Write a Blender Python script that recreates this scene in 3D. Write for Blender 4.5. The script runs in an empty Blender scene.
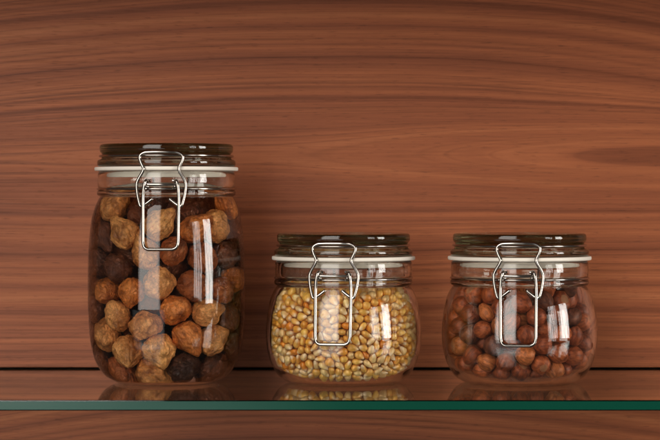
import math
import bmesh
from mathutils import Vector, noise
# ---- profiles, millimetres: (radius, height) ----
BIG_BODY = [(34,0),(38,1.3),(44,5.1),(49,12.2),(51.9,19.3),(54.2,30),(55.5,48),(55.8,65.5),(55.6,86.8),(54.8,101),(53.2,114.5),(51.0,123.2),(48.6,128.6),(47.2,131.1)]
SMALL_BODY = [(38,0),(42,1.3),(46.8,5.1),(51.0,12.2),(53.5,19.3),(54.9,27),(55.2,36),(54.2,47.5),(52.4,57.5),(50.2,63.5),(48.4,66.6),(47.2,68.2)]
BIG_IN = [(0,5.2),(22,5.2),(33,6.0),(38.8,8.4),(43.4,12.6),(46.6,17),(49.0,23),(50.8,32),(52.1,48),(52.4,65.5),(52.2,86.8),(51.3,101),(49.6,113),(47.2,121.5),(44.9,127),(43.6,131),(43.2,136)]
SMALL_IN = [(0,5.0),(26,5.0),(37,5.8),(42.2,8.2),(46.3,12.4),(49.0,17.4),(51.0,24),(51.8,33),(51.2,44),(49.4,54),(46.9,61),(44.9,65.2),(43.6,68.4),(43.2,73)]
def catmull(p, n=5):
    out=[]
    for i in range(len(p)-1):
        a=p[max(i-1,0)]; b=p[i]; c=p[i+1]; d=p[min(i+2,len(p)-1)]
        for k in range(n):
            t=k/n
            f=lambda j:0.5*((2*b[j])+(-a[j]+c[j])*t+(2*a[j]-5*b[j]+4*c[j]-d[j])*t*t+(-a[j]+3*b[j]-3*c[j]+d[j])*t**3)
            out.append((max(f(0),0.0),f(1)))
    out.append(p[-1])
    return out
# ---- contents: radius along a unit direction, metres ----
def fig_point(n, v):
    # a soft squat bulb with a drawn-in stalk end at +z and a dimpled eye at -z
    R=(0.0113,0.0108,0.0117,0.0104,0.0110)[v]
    sq=(0.88,0.98,0.80,1.05,0.92)[v]
    z=n.z
    neck=max(0.0,z-0.55)/0.45
    eye=max(0.0,-z-0.8)/0.2
    o=Vector((3.1*v,7.7,1.3*v))
    lump=noise.noise(n*1.5+o)*0.13+noise.noise(n*2.9+o)*0.06
    r=R*(1+lump)*(1-0.10*eye)
    p=Vector((n.x*r,n.y*r*(0.86,1.0,0.93,0.9,0.82)[v],n.z*r*sq))
    if neck>0: p.z+=R*(0.16,0.34,0.10,0.42,0.20)[v]*neck*neck; p.x*=1-0.25*neck; p.y*=1-0.25*neck
    return p
def hazel_point(n, v):
    R=(0.0069,0.0072,0.0065)[v]
    z=n.z
    tip=max(0.0,z-0.60)/0.40
    r=R*(1+0.03*noise.noise(n*1.4+Vector((v*5.0,1,2))))
    p=Vector((n.x*r,n.y*r*(0.94,0.98,0.90)[v],n.z*r*(1.02,0.96,1.08)[v]))
    p.z+=R*0.20*tip*tip
    if z<-0.62: p.z=-R*(0.62+(abs(z)-0.62)*0.55)*(1.02,0.96,1.08)[v]
    return p
def corn_point(n, v):
    # flat-sided wedge: broad rounded crown at +z, narrow pale tip at -z
    W,T,L=((0.0033,0.0022,0.0041),(0.0037,0.0023,0.0039),(0.0030,0.0025,0.0043),(0.0032,0.0027,0.0036))[v]
    t=(n.z+1)/2
    tap=0.30+0.70*min(1.0,t*1.45)**0.8
    sx=math.copysign(abs(n.x)**0.85,n.x); sy=math.copysign(abs(n.y)**0.9,n.y)
    p=Vector((sx*W*tap,sy*T*(0.55+0.45*min(1,t*1.6)),n.z*L))
    p.z-=0.0004*max(0,n.z)*max(0,1-abs(n.x)*1.6)
    return p
def settle(p):   # thin base: everything sits a little lower than the first fill, easing out upwards
    zt=p[-1][1]
    return [(r,z-2.7*(1-z/zt)) for r,z in p]
# where each nut, fig and kernel came to rest in its jar (shape, place, turn)
N_CORN = 300
DATA_FIG = [
4,-2525,-1728,1530,63,-91,32,53,0,1339,-3230,1724,36,4,88,-84,1,-660,-714,1511,78,53,-80,26,2,3296,1983,2155,9,67,51,-95,4,1150,-1512,1428,31,14,-18,-121,4,-2426,2542,1690,21,7,-117,43,
3,-715,-2744,1437,51,58,89,49,1,-808,1417,1510,14,-88,-39,-82,2,-517,3428,1596,118,43,17,-8,1,3011,116,1544,123,-28,12,-9,4,-3839,-582,2212,90,20,39,78,4,3037,-1858,1720,89,78,4,45,
0,-2413,359,1498,45,-75,-92,-8,4,1490,1966,1433,43,-3,16,118,1,4020,918,3863,112,-38,30,35,1,-2253,-3233,2784,12,35,116,-36,1,-205,-3943,2874,18,83,95,0,2,-1974,3388,3112,42,-4,34,115,
3,1614,3594,2289,18,-98,40,67,4,4033,-756,2936,72,-73,-32,67,4,-3732,1392,2402,91,30,-49,67,3,99,-2012,2945,54,-93,-42,53,0,958,342,1802,96,68,5,-46,4,1970,1282,3176,73,-30,48,-87,
1,1954,-799,3097,50,84,73,-36,3,-2030,-592,3007,108,-26,-43,44,1,3035,-2636,3421,16,-70,-16,-104,0,425,2357,3037,105,22,-38,56,3,-213,4143,3437,92,8,31,82,2,2591,3405,5834,54,-78,69,49,
4,-4228,-39,3870,68,-51,54,-77,2,-1066,-4000,4413,126,5,-18,1,1,88,242,3522,50,54,-89,53,0,2980,2975,3884,39,51,109,6,1,3810,-1289,4744,8,-39,-20,119,3,-3844,1734,4439,119,29,-32,-7,
3,-1412,-1984,4161,4,61,-62,-93,0,-1386,181,4754,60,96,-46,35,4,1457,3890,4329,17,-95,-82,0,1,1184,1888,4838,16,95,70,-45,4,-2033,1345,3190,2,46,-13,118,3,1627,-3885,3701,20,-117,35,-28,
4,2990,1665,5606,114,17,53,3,0,-813,2363,4360,36,34,-24,-114,0,1427,-2113,4430,65,-5,59,91,1,-3569,-1962,3699,91,-20,5,-87,2,848,-4076,5490,111,-1,-33,-53,0,-2370,-1229,5628,84,61,36,64,
3,-1068,4112,5100,52,-82,-68,45,4,4358,372,5805,82,-1,29,93,2,-2748,3054,4850,15,17,65,107,0,-2879,-3196,5067,73,-75,63,35,0,-620,2453,6219,40,-115,-29,-20,1,680,4134,6115,5,-41,-116,30,
3,2286,194,4698,79,67,-68,-29,0,-4194,-1031,5470,33,85,-82,-31,3,2799,-3245,5277,18,-63,-52,-95,0,9,-1038,5161,100,59,51,5,3,-1199,4167,7073,115,3,-52,-17,4,3635,-2338,6728,65,34,-92,-48,
3,-2530,1215,5712,72,-26,78,65,2,-629,-2732,6016,10,95,60,59,3,885,422,5999,110,5,63,13,0,-2806,3120,6805,68,-94,51,9,0,2714,-597,6317,66,-98,-45,14,0,-4061,1582,6684,50,-55,75,-70,
2,2004,-3699,7102,106,60,36,-4,0,1357,-2329,6262,26,-13,21,-122,1,2240,3585,7938,56,81,79,14,1,3696,2002,7428,62,74,47,-69,1,-3330,-320,7089,19,-69,101,31,4,-1715,-1704,7222,74,47,-68,-62,
3,-1032,525,6685,94,75,-25,-31,0,392,4152,8047,4,61,92,63,2,4185,-705,7484,20,62,-109,-3,4,-1944,-3804,6724,3,72,101,-24,2,-150,-4306,7287,47,85,-34,75,2,164,-1119,7113,82,-8,57,77,
1,1357,2116,6828,39,50,-34,-105,0,2571,-3366,8972,46,-25,-110,-36,4,-2384,1410,7672,48,-30,26,111,0,399,-2698,8347,91,85,20,13,0,415,654,7845,42,-33,-80,83,1,3329,2508,9380,97,67,-37,-30,
1,2269,-1619,7946,65,57,-86,-35,4,-3523,-2337,6708,1,26,-58,-110,4,762,-4131,9455,75,64,1,80,3,-2124,-418,8543,14,66,93,54,0,-2934,3074,8668,56,-12,8,-113,2,4131,736,9015,29,-66,-77,-71,
1,-3932,-1408,8558,73,49,4,-92,2,-2900,-3203,8271,49,109,-30,-31,1,-261,-806,9044,51,-104,23,48,0,-879,2320,8001,82,24,0,-94,2,2388,524,7909,99,57,-40,-38,2,-4011,1132,8589,1,-59,109,29,
3,-1722,-2242,9120,9,68,-37,-100,2,1664,-1566,9796,28,92,-83,8,2,-1257,4057,9177,82,-46,-84,-15,0,3821,-1804,9099,60,-94,-57,24,1,-3534,1994,10500,58,-112,14,-5,3,1998,-3448,10894,91,30,51,66,
4,-2083,1268,9543,97,20,-1,79,3,1023,2243,8753,40,12,87,-82,0,3947,-519,10438,120,-38,3,-13,3,-3626,-1940,10425,8,48,-106,51,3,-1034,-4013,9250,101,17,-35,66,4,346,238,10604,88,90,-13,2,
3,1394,3959,9714,41,-15,10,-119,2,2125,521,9713,18,34,2,-121,0,-1674,-741,10352,55,-104,30,-35,4,-33,-2451,10171,18,74,51,-88,2,1098,-1387,11542,1,22,120,36,4,-519,2360,9804,60,62,67,64,
2,3298,-2205,11013,72,-36,90,40,1,-3996,-71,10009,44,-59,53,89,3,-2391,-3328,10549,119,-21,-38,10,4,1182,1861,10667,41,-116,-9,-31,0,2681,3012,11134,75,-34,-4,97,2,3751,1239,11119,35,105,-11,61,
4,-1169,1481,11250,24,22,89,84,3,-230,-4052,11155,35,48,11,112,3,2004,346,11597,67,67,-39,-75,1,-2060,3385,10985,50,-51,-19,103,3,3597,-311,12401,86,-34,35,80,3,-2777,288,11525,21,-9,112,55,
1,-1175,-2297,11728,47,-4,-79,-88,0,-835,-322,11950,44,-117,-9,-21,2,-90,3931,11080,2,105,4,71,3,1285,3115,12406,54,109,-20,31,1,-3083,-1617,12270,71,-55,90,0,1,-1781,-2758,13556,75,32,-86,-45,
0,164,-1538,13162,45,-87,-61,-53,1,-2803,2085,12375,17,3,-23,124,1,419,1318,12473,76,-30,-13,97,3,-3439,277,13290,18,78,75,-64,0,-3055,-1435,14254,45,-96,-13,69,1,-1433,893,13369,6,-102,-73,19,
1,-949,2847,12619,6,-12,105,70,3,2953,-1699,13724,2,72,-103,-16,3,-2137,2591,14176,45,-34,-79,82,2,1768,-2985,12654,22,-13,110,-57,3,175,175,14226,74,-87,54,-15,4,282,3297,14063,86,-77,-10,52,
2,2842,1716,12714,126,-1,9,9,4,-106,-3388,13052,57,82,-15,77,0,1231,-2651,14435,38,-121,2,-12,3,1693,2139,14194,52,64,52,-81,2,1882,-104,13246,80,13,9,-98,
]
DATA_HAZEL = [
1,-3933,-356,1491,69,24,-56,88,2,-485,-1087,1071,37,31,-94,-70,1,-1884,665,1162,30,65,75,74,0,-1729,3293,1242,105,-65,-28,10,0,-219,-3820,1319,47,-116,-19,9,0,-335,-2475,1145,43,-83,76,-39,
1,685,-339,1070,126,11,5,15,2,1280,2140,1069,56,-74,-71,50,1,357,3100,1198,43,45,106,31,0,2115,-3262,1306,122,-21,-27,-11,1,2583,110,1180,72,-48,-91,-20,2,2790,2874,1395,6,59,-79,-80,
1,3554,875,1284,57,-75,-13,-84,1,-4428,677,2292,101,16,75,-8,2,-3775,-1826,1648,72,-99,21,25,0,-2821,-1050,1176,66,10,-103,32,2,-3596,798,1235,18,80,26,-93,2,-2444,-3568,1861,105,3,-67,-24,
1,1861,-1058,1173,45,115,-4,29,1,-554,287,1184,72,55,58,-68,0,-1848,2006,1142,75,-74,71,-6,2,1651,3394,1216,72,-51,-90,18,2,3922,-1646,1796,76,56,-6,85,1,2662,802,2284,64,-1,-38,-103,
1,2462,1710,1189,70,102,-27,-12,2,4078,-251,1531,89,89,4,19,0,-3229,-980,2436,48,-45,-97,48,0,-2762,-2458,1252,79,71,69,0,1,-2704,1462,1920,19,92,-85,3,0,-2913,2720,1456,52,104,-4,-51,
1,1107,-4130,1766,56,-54,47,89,1,-1469,-3167,1125,69,2,18,105,0,1367,848,1117,85,54,60,48,2,-730,2636,1428,100,8,-62,46,0,780,4149,1857,23,-119,38,8,2,3171,-1005,1118,78,-96,28,4,
0,1293,1492,2200,25,-77,54,-82,0,3603,2085,1730,18,58,-20,110,0,4336,720,2286,52,-28,9,-112,2,-3892,1797,1787,89,-61,36,57,2,-1622,-1832,1063,64,-70,-43,73,1,-1662,-614,1472,17,-17,35,-120,
0,-2435,3668,2299,62,33,-103,-23,1,63,-4401,2397,101,13,-73,18,0,850,-3016,1104,49,-8,-10,-117,1,632,-1693,1164,98,-62,43,-29,0,264,1305,1129,66,-89,-48,40,0,-537,3971,1466,110,-47,-43,2,
1,2730,-2200,1228,98,-73,14,-34,1,3021,3302,4010,89,12,83,-35,1,1323,2818,2150,124,29,-3,-3,1,4135,1736,2991,73,-54,18,87,1,-4185,-1849,2871,77,-74,47,-50,0,-3386,-2799,2360,34,-78,-91,23,
0,-2746,96,1853,5,62,111,-2,1,-3484,2768,2678,17,-64,98,45,2,-1304,-4151,1919,122,25,21,7,1,-797,-3074,2234,42,-53,-10,-107,0,473,441,2062,54,-24,-30,-108,1,183,2066,2076,72,-20,-45,-92,
1,2419,3630,2261,114,-10,-40,-39,2,3063,-422,2146,70,69,-37,-71,1,1654,-121,2019,82,-26,-49,79,1,3496,2937,2760,48,-26,-81,82,0,4438,-631,2598,55,-13,33,-109,2,-2859,1833,3064,1,98,21,78,
2,-2063,-2459,2208,24,-47,90,-72,0,-2699,-1870,3090,86,17,63,-67,0,-884,1418,1751,88,75,-30,-44,1,1103,-3110,2718,55,82,38,-71,1,-968,-1740,2064,4,16,-16,125,0,-1289,305,2367,2,27,-124,-12,
0,176,3333,2602,9,-59,-108,28,0,-1795,4227,3323,62,25,77,-75,0,2250,-3845,2489,39,-107,33,-44,1,3520,160,3180,6,117,-35,35,0,2458,2146,2354,99,-36,-22,-68,1,3436,-2681,2278,75,85,-25,-52,
1,-3616,-2649,3649,111,43,18,40,0,-2160,-3973,2965,114,14,14,-52,1,-3077,517,2902,126,-4,-5,11,2,-2062,2491,2395,28,104,-25,63,0,1300,-4343,3088,3,94,3,-85,1,1541,-2143,1932,37,-20,54,-107,
2,-414,-567,2119,45,-67,87,-46,0,681,2282,3226,112,-1,34,51,1,1352,4264,2900,40,18,-3,119,0,2585,-1597,2402,102,-54,28,-45,2,880,-1156,2340,13,-116,-42,-25,0,2963,2025,3536,89,-31,58,-62,
1,4067,-1858,3092,41,109,19,47,0,-4512,-569,2703,32,76,47,84,2,-1609,-2860,3194,43,44,-69,-87,0,-2108,-646,2753,55,-92,32,60,1,-1163,3366,2448,17,6,-45,-117,2,-970,-4241,3206,52,18,-87,74,
2,247,-2278,2236,80,-92,-36,-5,0,-328,1055,2891,68,-89,-44,-42,2,-888,2173,2779,5,-118,-42,20,1,-488,4534,2699,91,70,-32,44,1,2300,-2621,2992,60,32,41,-99,0,3351,-1112,3718,66,-101,-39,-7,
0,1909,2990,3290,58,21,57,96,2,4436,781,3827,25,31,75,94,0,-4168,1692,3010,105,-63,23,-27,2,-2829,-3592,4025,89,36,71,-42,1,-2870,3457,3565,107,-55,38,16,2,-1763,1331,2778,5,-58,-58,97,
1,-93,-3368,3357,9,4,100,78,2,-1430,-1636,3230,63,-109,-20,-5,2,266,-331,3041,66,-57,90,-19,0,420,1266,3919,40,-13,-51,109,2,853,3417,3743,116,22,-6,48,0,1173,-2150,3595,96,32,70,-32,
1,1210,463,3178,23,-63,-36,-102,0,1760,1613,3404,46,-9,99,63,0,4477,-451,3907,56,90,-29,64,1,-3520,-608,3573,99,-11,5,78,1,-2046,-2159,4221,69,-51,86,-35,2,-936,-482,3195,106,-69,1,6,
0,-1662,2791,3547,80,-96,-17,16,1,1312,-3403,4046,41,33,112,-29,2,179,-1626,3239,41,-91,-17,-77,2,469,32,4164,9,3,-104,72,2,-394,2508,3809,42,53,-29,-103,0,339,4520,3781,11,-4,125,19,
0,2599,-3717,3737,6,96,41,-72,1,2273,-422,3204,56,-22,110,20,0,2945,1381,4704,17,-89,-20,87,2,4083,1937,4284,76,-46,-46,78,1,-3411,1122,3968,112,-48,-24,25,0,-4163,-1605,4201,51,53,-102,-18,
1,-1887,390,3581,33,15,-38,116,1,-1375,1627,3970,20,8,121,34,2,-953,-4405,4513,7,-46,27,-115,0,-648,-2349,3884,55,-6,-54,-101,2,-468,-1084,4062,17,20,86,90,2,-671,523,3980,15,2,-80,97,
2,-571,3651,3605,32,102,-15,-67,2,1193,-867,3550,18,-103,67,-27,2,2552,725,3656,85,-35,71,52,1,1944,4002,4186,51,-90,61,42,2,3401,3,4375,67,-93,-55,4,1,-2950,-1378,4556,94,-33,-77,17,
0,-1616,-3422,4204,49,23,14,-114,2,-1989,-817,3989,51,115,-8,-13,0,-2571,2194,4242,44,-95,40,59,2,2376,-2593,4234,56,-66,-48,79,1,337,-1925,4646,80,-86,24,43,0,1128,-842,4789,50,-27,-87,-72,
0,-387,1818,4802,88,43,21,78,1,36,3310,4782,24,63,105,-20,2,3461,-2912,3542,105,27,26,-61,2,2140,-1425,3941,31,115,45,5,1,2107,2399,4476,74,-38,83,-49,1,4266,809,4954,84,-7,-10,-95,
1,-4570,452,3627,79,-15,94,-29,1,-286,-3347,4695,83,69,-43,-51,0,-3057,31,4652,62,-68,85,-18,0,-1200,2983,4734,59,70,-77,-43,1,116,-4482,3744,76,28,-41,89,1,2254,-3646,5032,21,108,2,63,
2,-297,-374,4989,95,45,-66,-26,2,392,809,5100,84,89,-28,16,1,2422,3526,5212,73,-20,44,-92,2,3371,-2921,4826,36,79,66,-65,2,2169,-197,4443,81,90,7,37,2,1515,859,4349,71,-45,71,-64,
1,4116,-1896,4448,68,-82,-59,36,2,-3757,2514,3895,68,-102,32,2,1,-3485,-2549,5015,44,-105,-9,55,2,-2270,1088,4580,107,31,-38,48,0,-2188,3931,4581,6,-29,87,-87,1,776,-4256,4925,83,85,-41,-16,
0,-1328,-1305,4937,69,-104,-2,24,1,682,-482,5874,81,4,-40,-89,1,855,2307,4593,4,-31,103,-68,1,-868,4322,4604,29,16,-5,-122,0,2602,-2615,5770,47,-105,30,44,1,2867,-1609,4876,11,-62,14,-109,
0,1606,1554,5407,57,-3,-112,18,1,4240,-666,5087,122,-6,-13,31,1,-4379,-471,4595,94,-36,-53,-56,1,-1524,-3880,5534,3,73,97,-36,1,-1852,-27,4976,65,-33,69,-78,1,-1514,3836,5656,64,5,4,-109,
0,842,-2995,5126,11,-125,21,-1,0,1612,-1976,5044,52,-112,30,2,2,-374,-1653,5650,100,20,-41,-63,2,-820,732,5187,15,-48,-112,32,0,873,4355,4921,35,39,-93,69,1,1795,-1550,6589,69,-73,-6,-77,
2,1556,298,5350,13,46,-47,-108,0,517,2033,5879,57,60,-91,32,0,2905,270,5387,104,-35,-16,62,2,-3202,3130,4764,49,12,35,-111,1,-3972,-1337,5480,107,61,16,-26,2,-2227,-1955,5565,43,-79,-87,-23,
2,-2245,2741,5362,104,1,-53,51,0,-251,-4113,5786,47,101,-3,61,1,704,-1986,6013,69,-52,37,-85,1,-549,57,6142,124,26,-5,4,0,-1495,1778,5310,107,-18,-66,-5,2,-562,2607,5719,90,-17,-46,-75,
0,3282,-936,5942,49,52,26,101,0,2141,-808,5531,101,-55,-6,54,2,3433,2720,5088,2,77,89,49,2,3984,166,6019,121,34,-7,-19,1,-4247,847,4987,44,91,-77,-8,2,-2429,-3116,5093,70,22,-34,-98,
1,-2818,-654,5695,82,24,14,93,1,-1624,2527,6463,16,-119,38,-17,0,1628,-2816,6567,115,12,-51,-12,0,-1147,-2526,5108,104,-59,-22,36,1,1723,57,6588,43,-72,-32,90,1,-512,1405,6203,92,-5,-79,36,
0,-142,4118,5722,40,107,-37,-42,2,1370,-3822,5911,5,79,-80,60,0,2391,1204,6233,52,55,11,101,2,2560,2323,5725,75,-72,-71,17,2,2902,51,6623,60,-13,76,81,1,-4032,-56,5842,99,19,33,-71,
1,-2174,-3002,6262,119,-11,5,43,1,-1527,-751,6108,87,74,-45,-32,1,-3457,1942,5125,93,28,-68,46,2,-1066,-3563,6584,22,-84,90,-19,2,-251,-2845,5927,39,112,18,41,2,772,829,6235,102,-24,-8,72,
2,1576,2457,6363,66,45,-25,-96,1,158,3107,6507,16,-40,-31,-115,1,-118,-1104,6777,62,34,105,6,1,3644,1678,5835,12,-105,71,-1,1,1146,3157,5556,47,-106,19,47,0,3201,-1937,6682,9,82,-14,-95,
0,-2986,777,5705,36,-94,-32,70,1,-3235,-2147,6307,53,-17,108,36,1,-1771,842,6035,98,54,29,-52,2,-2637,1828,6172,6,-120,28,-31,
]
DATA_CORN = [
1,-1341,-4763,3018,14,77,-16,99,1,-922,-4642,1913,12,-48,-8,117,1,-1257,-4626,5061,107,-27,-63,0,0,630,-4695,5341,2,72,-9,-104,0,984,-4743,4847,56,-12,113,12,2,611,-4887,2888,100,14,-76,-11,
0,-1701,-4333,5622,26,63,24,104,2,-108,-4903,2627,21,-77,-2,-99,1,794,-4848,3364,42,-46,-6,110,2,-2308,-4042,1745,118,-2,-36,-30,1,-2129,-4482,3680,115,-24,-27,-41,2,-1603,-4663,3583,21,-123,-23,-5,
0,2623,-4079,4832,121,-31,8,24,0,1064,-4720,2390,43,57,-2,-105,1,-1870,-3973,6076,30,79,-38,-87,0,-2813,-3930,4892,19,-85,33,86,0,1665,-3985,1186,36,-55,15,-107,1,212,-4295,1262,114,-11,53,-17,
2,-548,-4793,2283,72,21,-39,-95,2,-679,-4456,5946,112,-37,-43,-18,3,-213,-4930,3130,118,-22,42,7,1,-710,-4635,5252,65,24,93,51,1,-2453,-3727,6090,18,-31,52,110,0,2548,-4089,2122,25,-109,-45,39,
0,-180,-4730,4758,28,36,-39,112,0,1475,-4298,5572,123,20,23,-4,2,-269,-4621,1734,47,40,-32,-106,3,-748,-4856,3059,109,-22,5,-62,0,1740,-4536,4228,23,-57,-109,-22,2,535,-4413,6040,80,-26,31,90,
3,410,-4795,4770,97,-16,62,51,3,2176,-4387,4083,14,-32,-19,-121,2,1961,-4379,2210,31,-108,49,32,0,-1863,-3879,1167,9,6,-39,120,3,-722,-4769,4722,81,11,55,79,0,-1596,-4502,2178,41,68,48,87,
2,2992,-3612,5408,40,98,27,-65,0,1341,-4525,5210,46,-85,-36,74,3,512,-4886,3892,42,60,-77,-69,3,-1149,-4646,4469,105,-18,-56,40,2,-2151,-4379,4285,31,46,-96,-62,2,-3700,-3231,4190,28,58,-11,109,
3,-29,-4705,5285,77,8,-58,-83,3,1675,-4513,4766,61,-72,-44,73,3,790,-4478,1582,26,74,-55,-84,3,-2635,-4155,3809,31,-15,29,119,2,3497,-3059,5526,100,36,-64,-28,0,-1688,-4449,4608,49,-39,-30,106,
2,1513,-4150,6115,36,-97,-19,-71,1,144,-4783,4293,109,64,12,-5,3,1818,-4551,2804,38,-64,-102,-9,0,922,-4431,5589,17,26,-23,121,0,-1352,-4381,1705,29,44,-24,-113,0,901,-4616,1998,51,73,-48,-77,
2,-1209,-4171,5980,76,39,-18,-92,3,1263,-4746,2897,28,47,85,77,3,762,-4729,4274,107,43,6,-53,1,-1156,-4679,2482,98,-67,-23,38,2,-1267,-4124,1244,51,42,-15,-107,2,3444,-3287,5111,70,24,-91,48,
1,-969,-4706,3987,102,74,3,-18,1,-1857,-4282,5080,28,-6,-49,113,2,-3132,-3800,4060,75,-34,-86,-45,0,1534,-4662,3767,72,-57,-39,79,3,3005,-3894,3053,37,-5,43,113,0,237,-4911,3433,79,16,-59,-79,
0,-1135,-4784,3611,44,-93,69,-25,3,-18,-4682,2167,85,93,4,16,0,-1976,-4485,2936,88,-40,26,-77,3,-2899,-3929,2702,99,40,33,61,1,-518,-4790,4328,68,55,66,64,2,-588,-4774,3586,105,58,35,-24,
1,1244,-4694,4259,77,-64,-7,-78,1,1235,-4740,3465,49,-100,61,-5,0,-970,-4484,5581,65,-80,-43,61,1,2884,-3858,3562,79,81,4,57,2,-3489,-3514,3350,34,-38,-112,-33,0,2188,-4397,3057,23,-107,60,20,
3,-2309,-4338,3216,43,-2,-87,-82,1,153,-4524,5755,86,-30,-47,-75,0,1605,-4373,1832,81,41,-31,-83,3,-2615,-4011,4371,98,46,-62,-26,2,-3233,-3607,4542,93,-72,-19,43,2,900,-3834,907,45,-66,-40,90,
3,428,-4664,2431,7,-66,78,-75,2,1880,-4248,5103,119,32,7,-28,3,-2677,-4008,2288,61,-98,-51,-12,2,3460,-3469,4087,75,83,-48,-37,0,2293,-3762,1376,71,-44,-96,4,3,-2234,-4202,4720,67,-68,52,66,
1,-90,-4783,3921,36,-27,-79,89,2,-1680,-4471,4084,111,57,22,0,1,2189,-4256,3555,40,-100,48,-48,2,-3147,-3787,3135,9,-31,115,44,0,3993,-2877,2628,27,-103,-52,-45,3,-360,-4304,1279,97,15,21,78,
0,-2661,-3701,1616,47,12,-14,-116,3,-3333,-3381,5066,105,-61,5,37,1,1772,-4572,3292,90,-70,1,-57,1,317,-4624,1821,17,-65,91,57,1,2367,-4140,2546,78,88,-21,42,0,-248,-4225,6018,72,1,-36,98,
2,3841,-3071,3797,78,76,-51,-41,3,3368,-3479,4595,15,17,104,68,1,-2934,-3287,5804,77,0,-41,93,1,-861,-4278,1434,57,69,88,-18,3,3174,-3702,2580,51,-12,42,108,2,-3791,-2840,1952,119,23,23,-32,
2,2032,-3897,5804,97,78,26,-8,2,3202,-2903,5950,101,32,31,63,2,2863,-3975,4090,26,16,98,75,0,-2453,-4028,5229,62,-14,-80,-76,0,-1750,-4545,2599,9,53,-93,-68,0,-4203,-2609,3706,55,65,-41,85,
2,2223,-3971,5333,73,10,79,-67,1,-2955,-3599,5362,92,-80,5,37,1,-3354,-3128,5609,108,-63,19,14,1,2852,-3740,2026,54,-8,33,110,0,2727,-3352,5970,64,58,24,90,1,-3039,-3640,2140,35,-46,108,35,
1,-3559,-3336,3760,4,5,-98,-81,0,2834,-3509,1528,79,61,-23,-75,3,2959,-2753,6353,108,58,-18,-27,2,4411,-2130,2664,64,21,14,-107,0,-3691,-3220,2868,6,16,-73,-103,3,-3427,-3310,2092,29,-112,-27,-44,
3,-3691,-2619,5824,1,-43,119,-9,2,-143,-2982,6405,81,-8,-61,-77,1,3511,-3027,2009,54,94,-32,58,1,-1884,-4226,1828,36,-81,-74,-53,1,-1418,-3666,891,9,-44,65,-99,0,2404,-3012,6183,108,-28,-3,-60,
0,1298,-4338,1560,61,-86,67,23,0,2564,-4090,3066,73,28,50,-86,2,-2383,-4125,2704,85,80,20,-46,3,3763,-3047,3298,92,84,13,-19,3,3738,-3025,4698,15,50,-19,-114,1,2080,-4225,4617,85,34,42,78,
0,-2745,-3943,3272,77,53,-68,53,0,2849,-3789,4498,49,-79,51,-70,2,3384,-3473,3567,55,60,63,-74,3,-4006,-2749,2495,45,-37,38,-106,2,3552,-2829,1534,77,-27,81,54,0,-2186,-4124,2287,10,-12,98,-79,
2,2058,-3964,1703,36,24,95,-73,1,3362,-3449,3029,85,35,72,50,3,-3813,-3006,3345,18,-76,-23,98,0,922,-4101,1318,49,117,3,0,1,958,-4083,5912,115,2,45,29,2,-3497,-2925,1588,29,-44,90,72,
1,-3943,-2659,4952,5,-21,-55,-112,3,3863,-2627,5121,79,70,8,71,1,2486,-3740,5694,56,-71,29,84,1,-2668,-3379,1274,12,87,18,90,1,3610,-3213,2524,78,-36,-48,80,1,3683,-2681,5678,107,-4,-64,-22,
2,-3177,-2950,1257,73,-8,68,-79,1,1431,-4300,2396,98,61,38,-38,3,-3635,-3122,4762,83,-77,-42,-39,0,3855,-2947,4212,66,-104,7,-30,3,-4327,-2279,2615,103,17,58,-43,0,-3250,-3483,2516,101,61,-35,-31,
3,3608,-2342,6103,118,18,32,30,0,2501,-4038,3801,57,-95,-8,62,0,-4344,-2359,3247,70,-82,-55,-38,3,-4021,-2373,5475,80,-67,-50,-52,3,-3505,-1943,6286,16,-38,0,120,1,2711,-3790,2631,27,111,-52,20,
3,-333,-3893,913,60,46,-5,102,0,2601,-3373,1217,85,-38,-74,44,3,-2040,-3985,5513,46,31,-42,-106,2,-3568,-2855,5311,56,86,-45,-59,3,3832,-2663,2052,69,72,79,6,3,-4116,-2407,4562,98,51,-59,-23,
1,1834,-3609,6188,108,-38,22,-50,0,-3213,-2764,5988,11,12,-41,119,3,4334,-2158,3752,60,-41,63,-82,1,-773,-3891,1017,33,-79,54,76,0,3141,-3370,1791,37,-39,-94,-66,3,-3963,-2842,4332,49,-117,-9,-4,
2,4107,-2712,3523,30,-19,52,111,0,-2909,-3726,3623,37,-81,-57,70,2,-4270,-1858,5540,80,8,35,92,2,-2658,-3006,951,52,-74,61,-65,0,-4075,-1638,6124,110,19,55,25,0,4088,-2711,3051,15,-20,-94,-81,
0,-4438,-2109,3765,45,-110,-39,-23,0,2658,-2895,871,109,60,-27,-7,1,4396,-1760,1904,79,-12,-2,-99,2,4304,-1302,5933,18,-42,21,116,2,-735,-3487,6179,42,18,-15,118,3,4194,-2340,4199,51,12,67,-94,
3,-3880,-2331,1610,37,-108,29,48,1,-2116,-3423,971,50,10,98,63,1,-3845,-2138,5953,111,17,-28,-53,1,-2446,-3563,5547,80,-45,-26,84,3,-4087,-2420,2060,38,-6,-46,-112,3,214,-3894,983,55,79,82,11,
3,4058,-2263,1778,13,-12,-55,-113,2,3963,-2537,4614,75,6,72,-72,0,4326,-2078,4637,107,34,-8,58,3,4088,-2158,5296,18,79,-44,87,2,-4332,-1984,4254,82,13,-67,69,3,4325,-1714,5529,102,-3,-56,52,
1,2125,-3221,1035,40,44,-104,43,3,3026,-3045,1307,11,-118,-13,-43,3,-4216,-2069,4995,11,71,64,-83,2,-466,-4287,5521,25,-66,42,-97,3,1564,-3584,915,18,-60,-25,-107,2,4396,-2204,3275,23,-34,-73,96,
1,-4629,-1666,3862,96,4,30,77,3,4729,-1362,3816,109,46,-37,-27,0,3228,-3350,2231,106,-50,-28,41,3,-4460,-1660,2347,51,90,-57,-46,2,2389,-3944,4301,49,-101,-5,60,3,4596,-1724,2870,30,-24,12,121,
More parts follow.
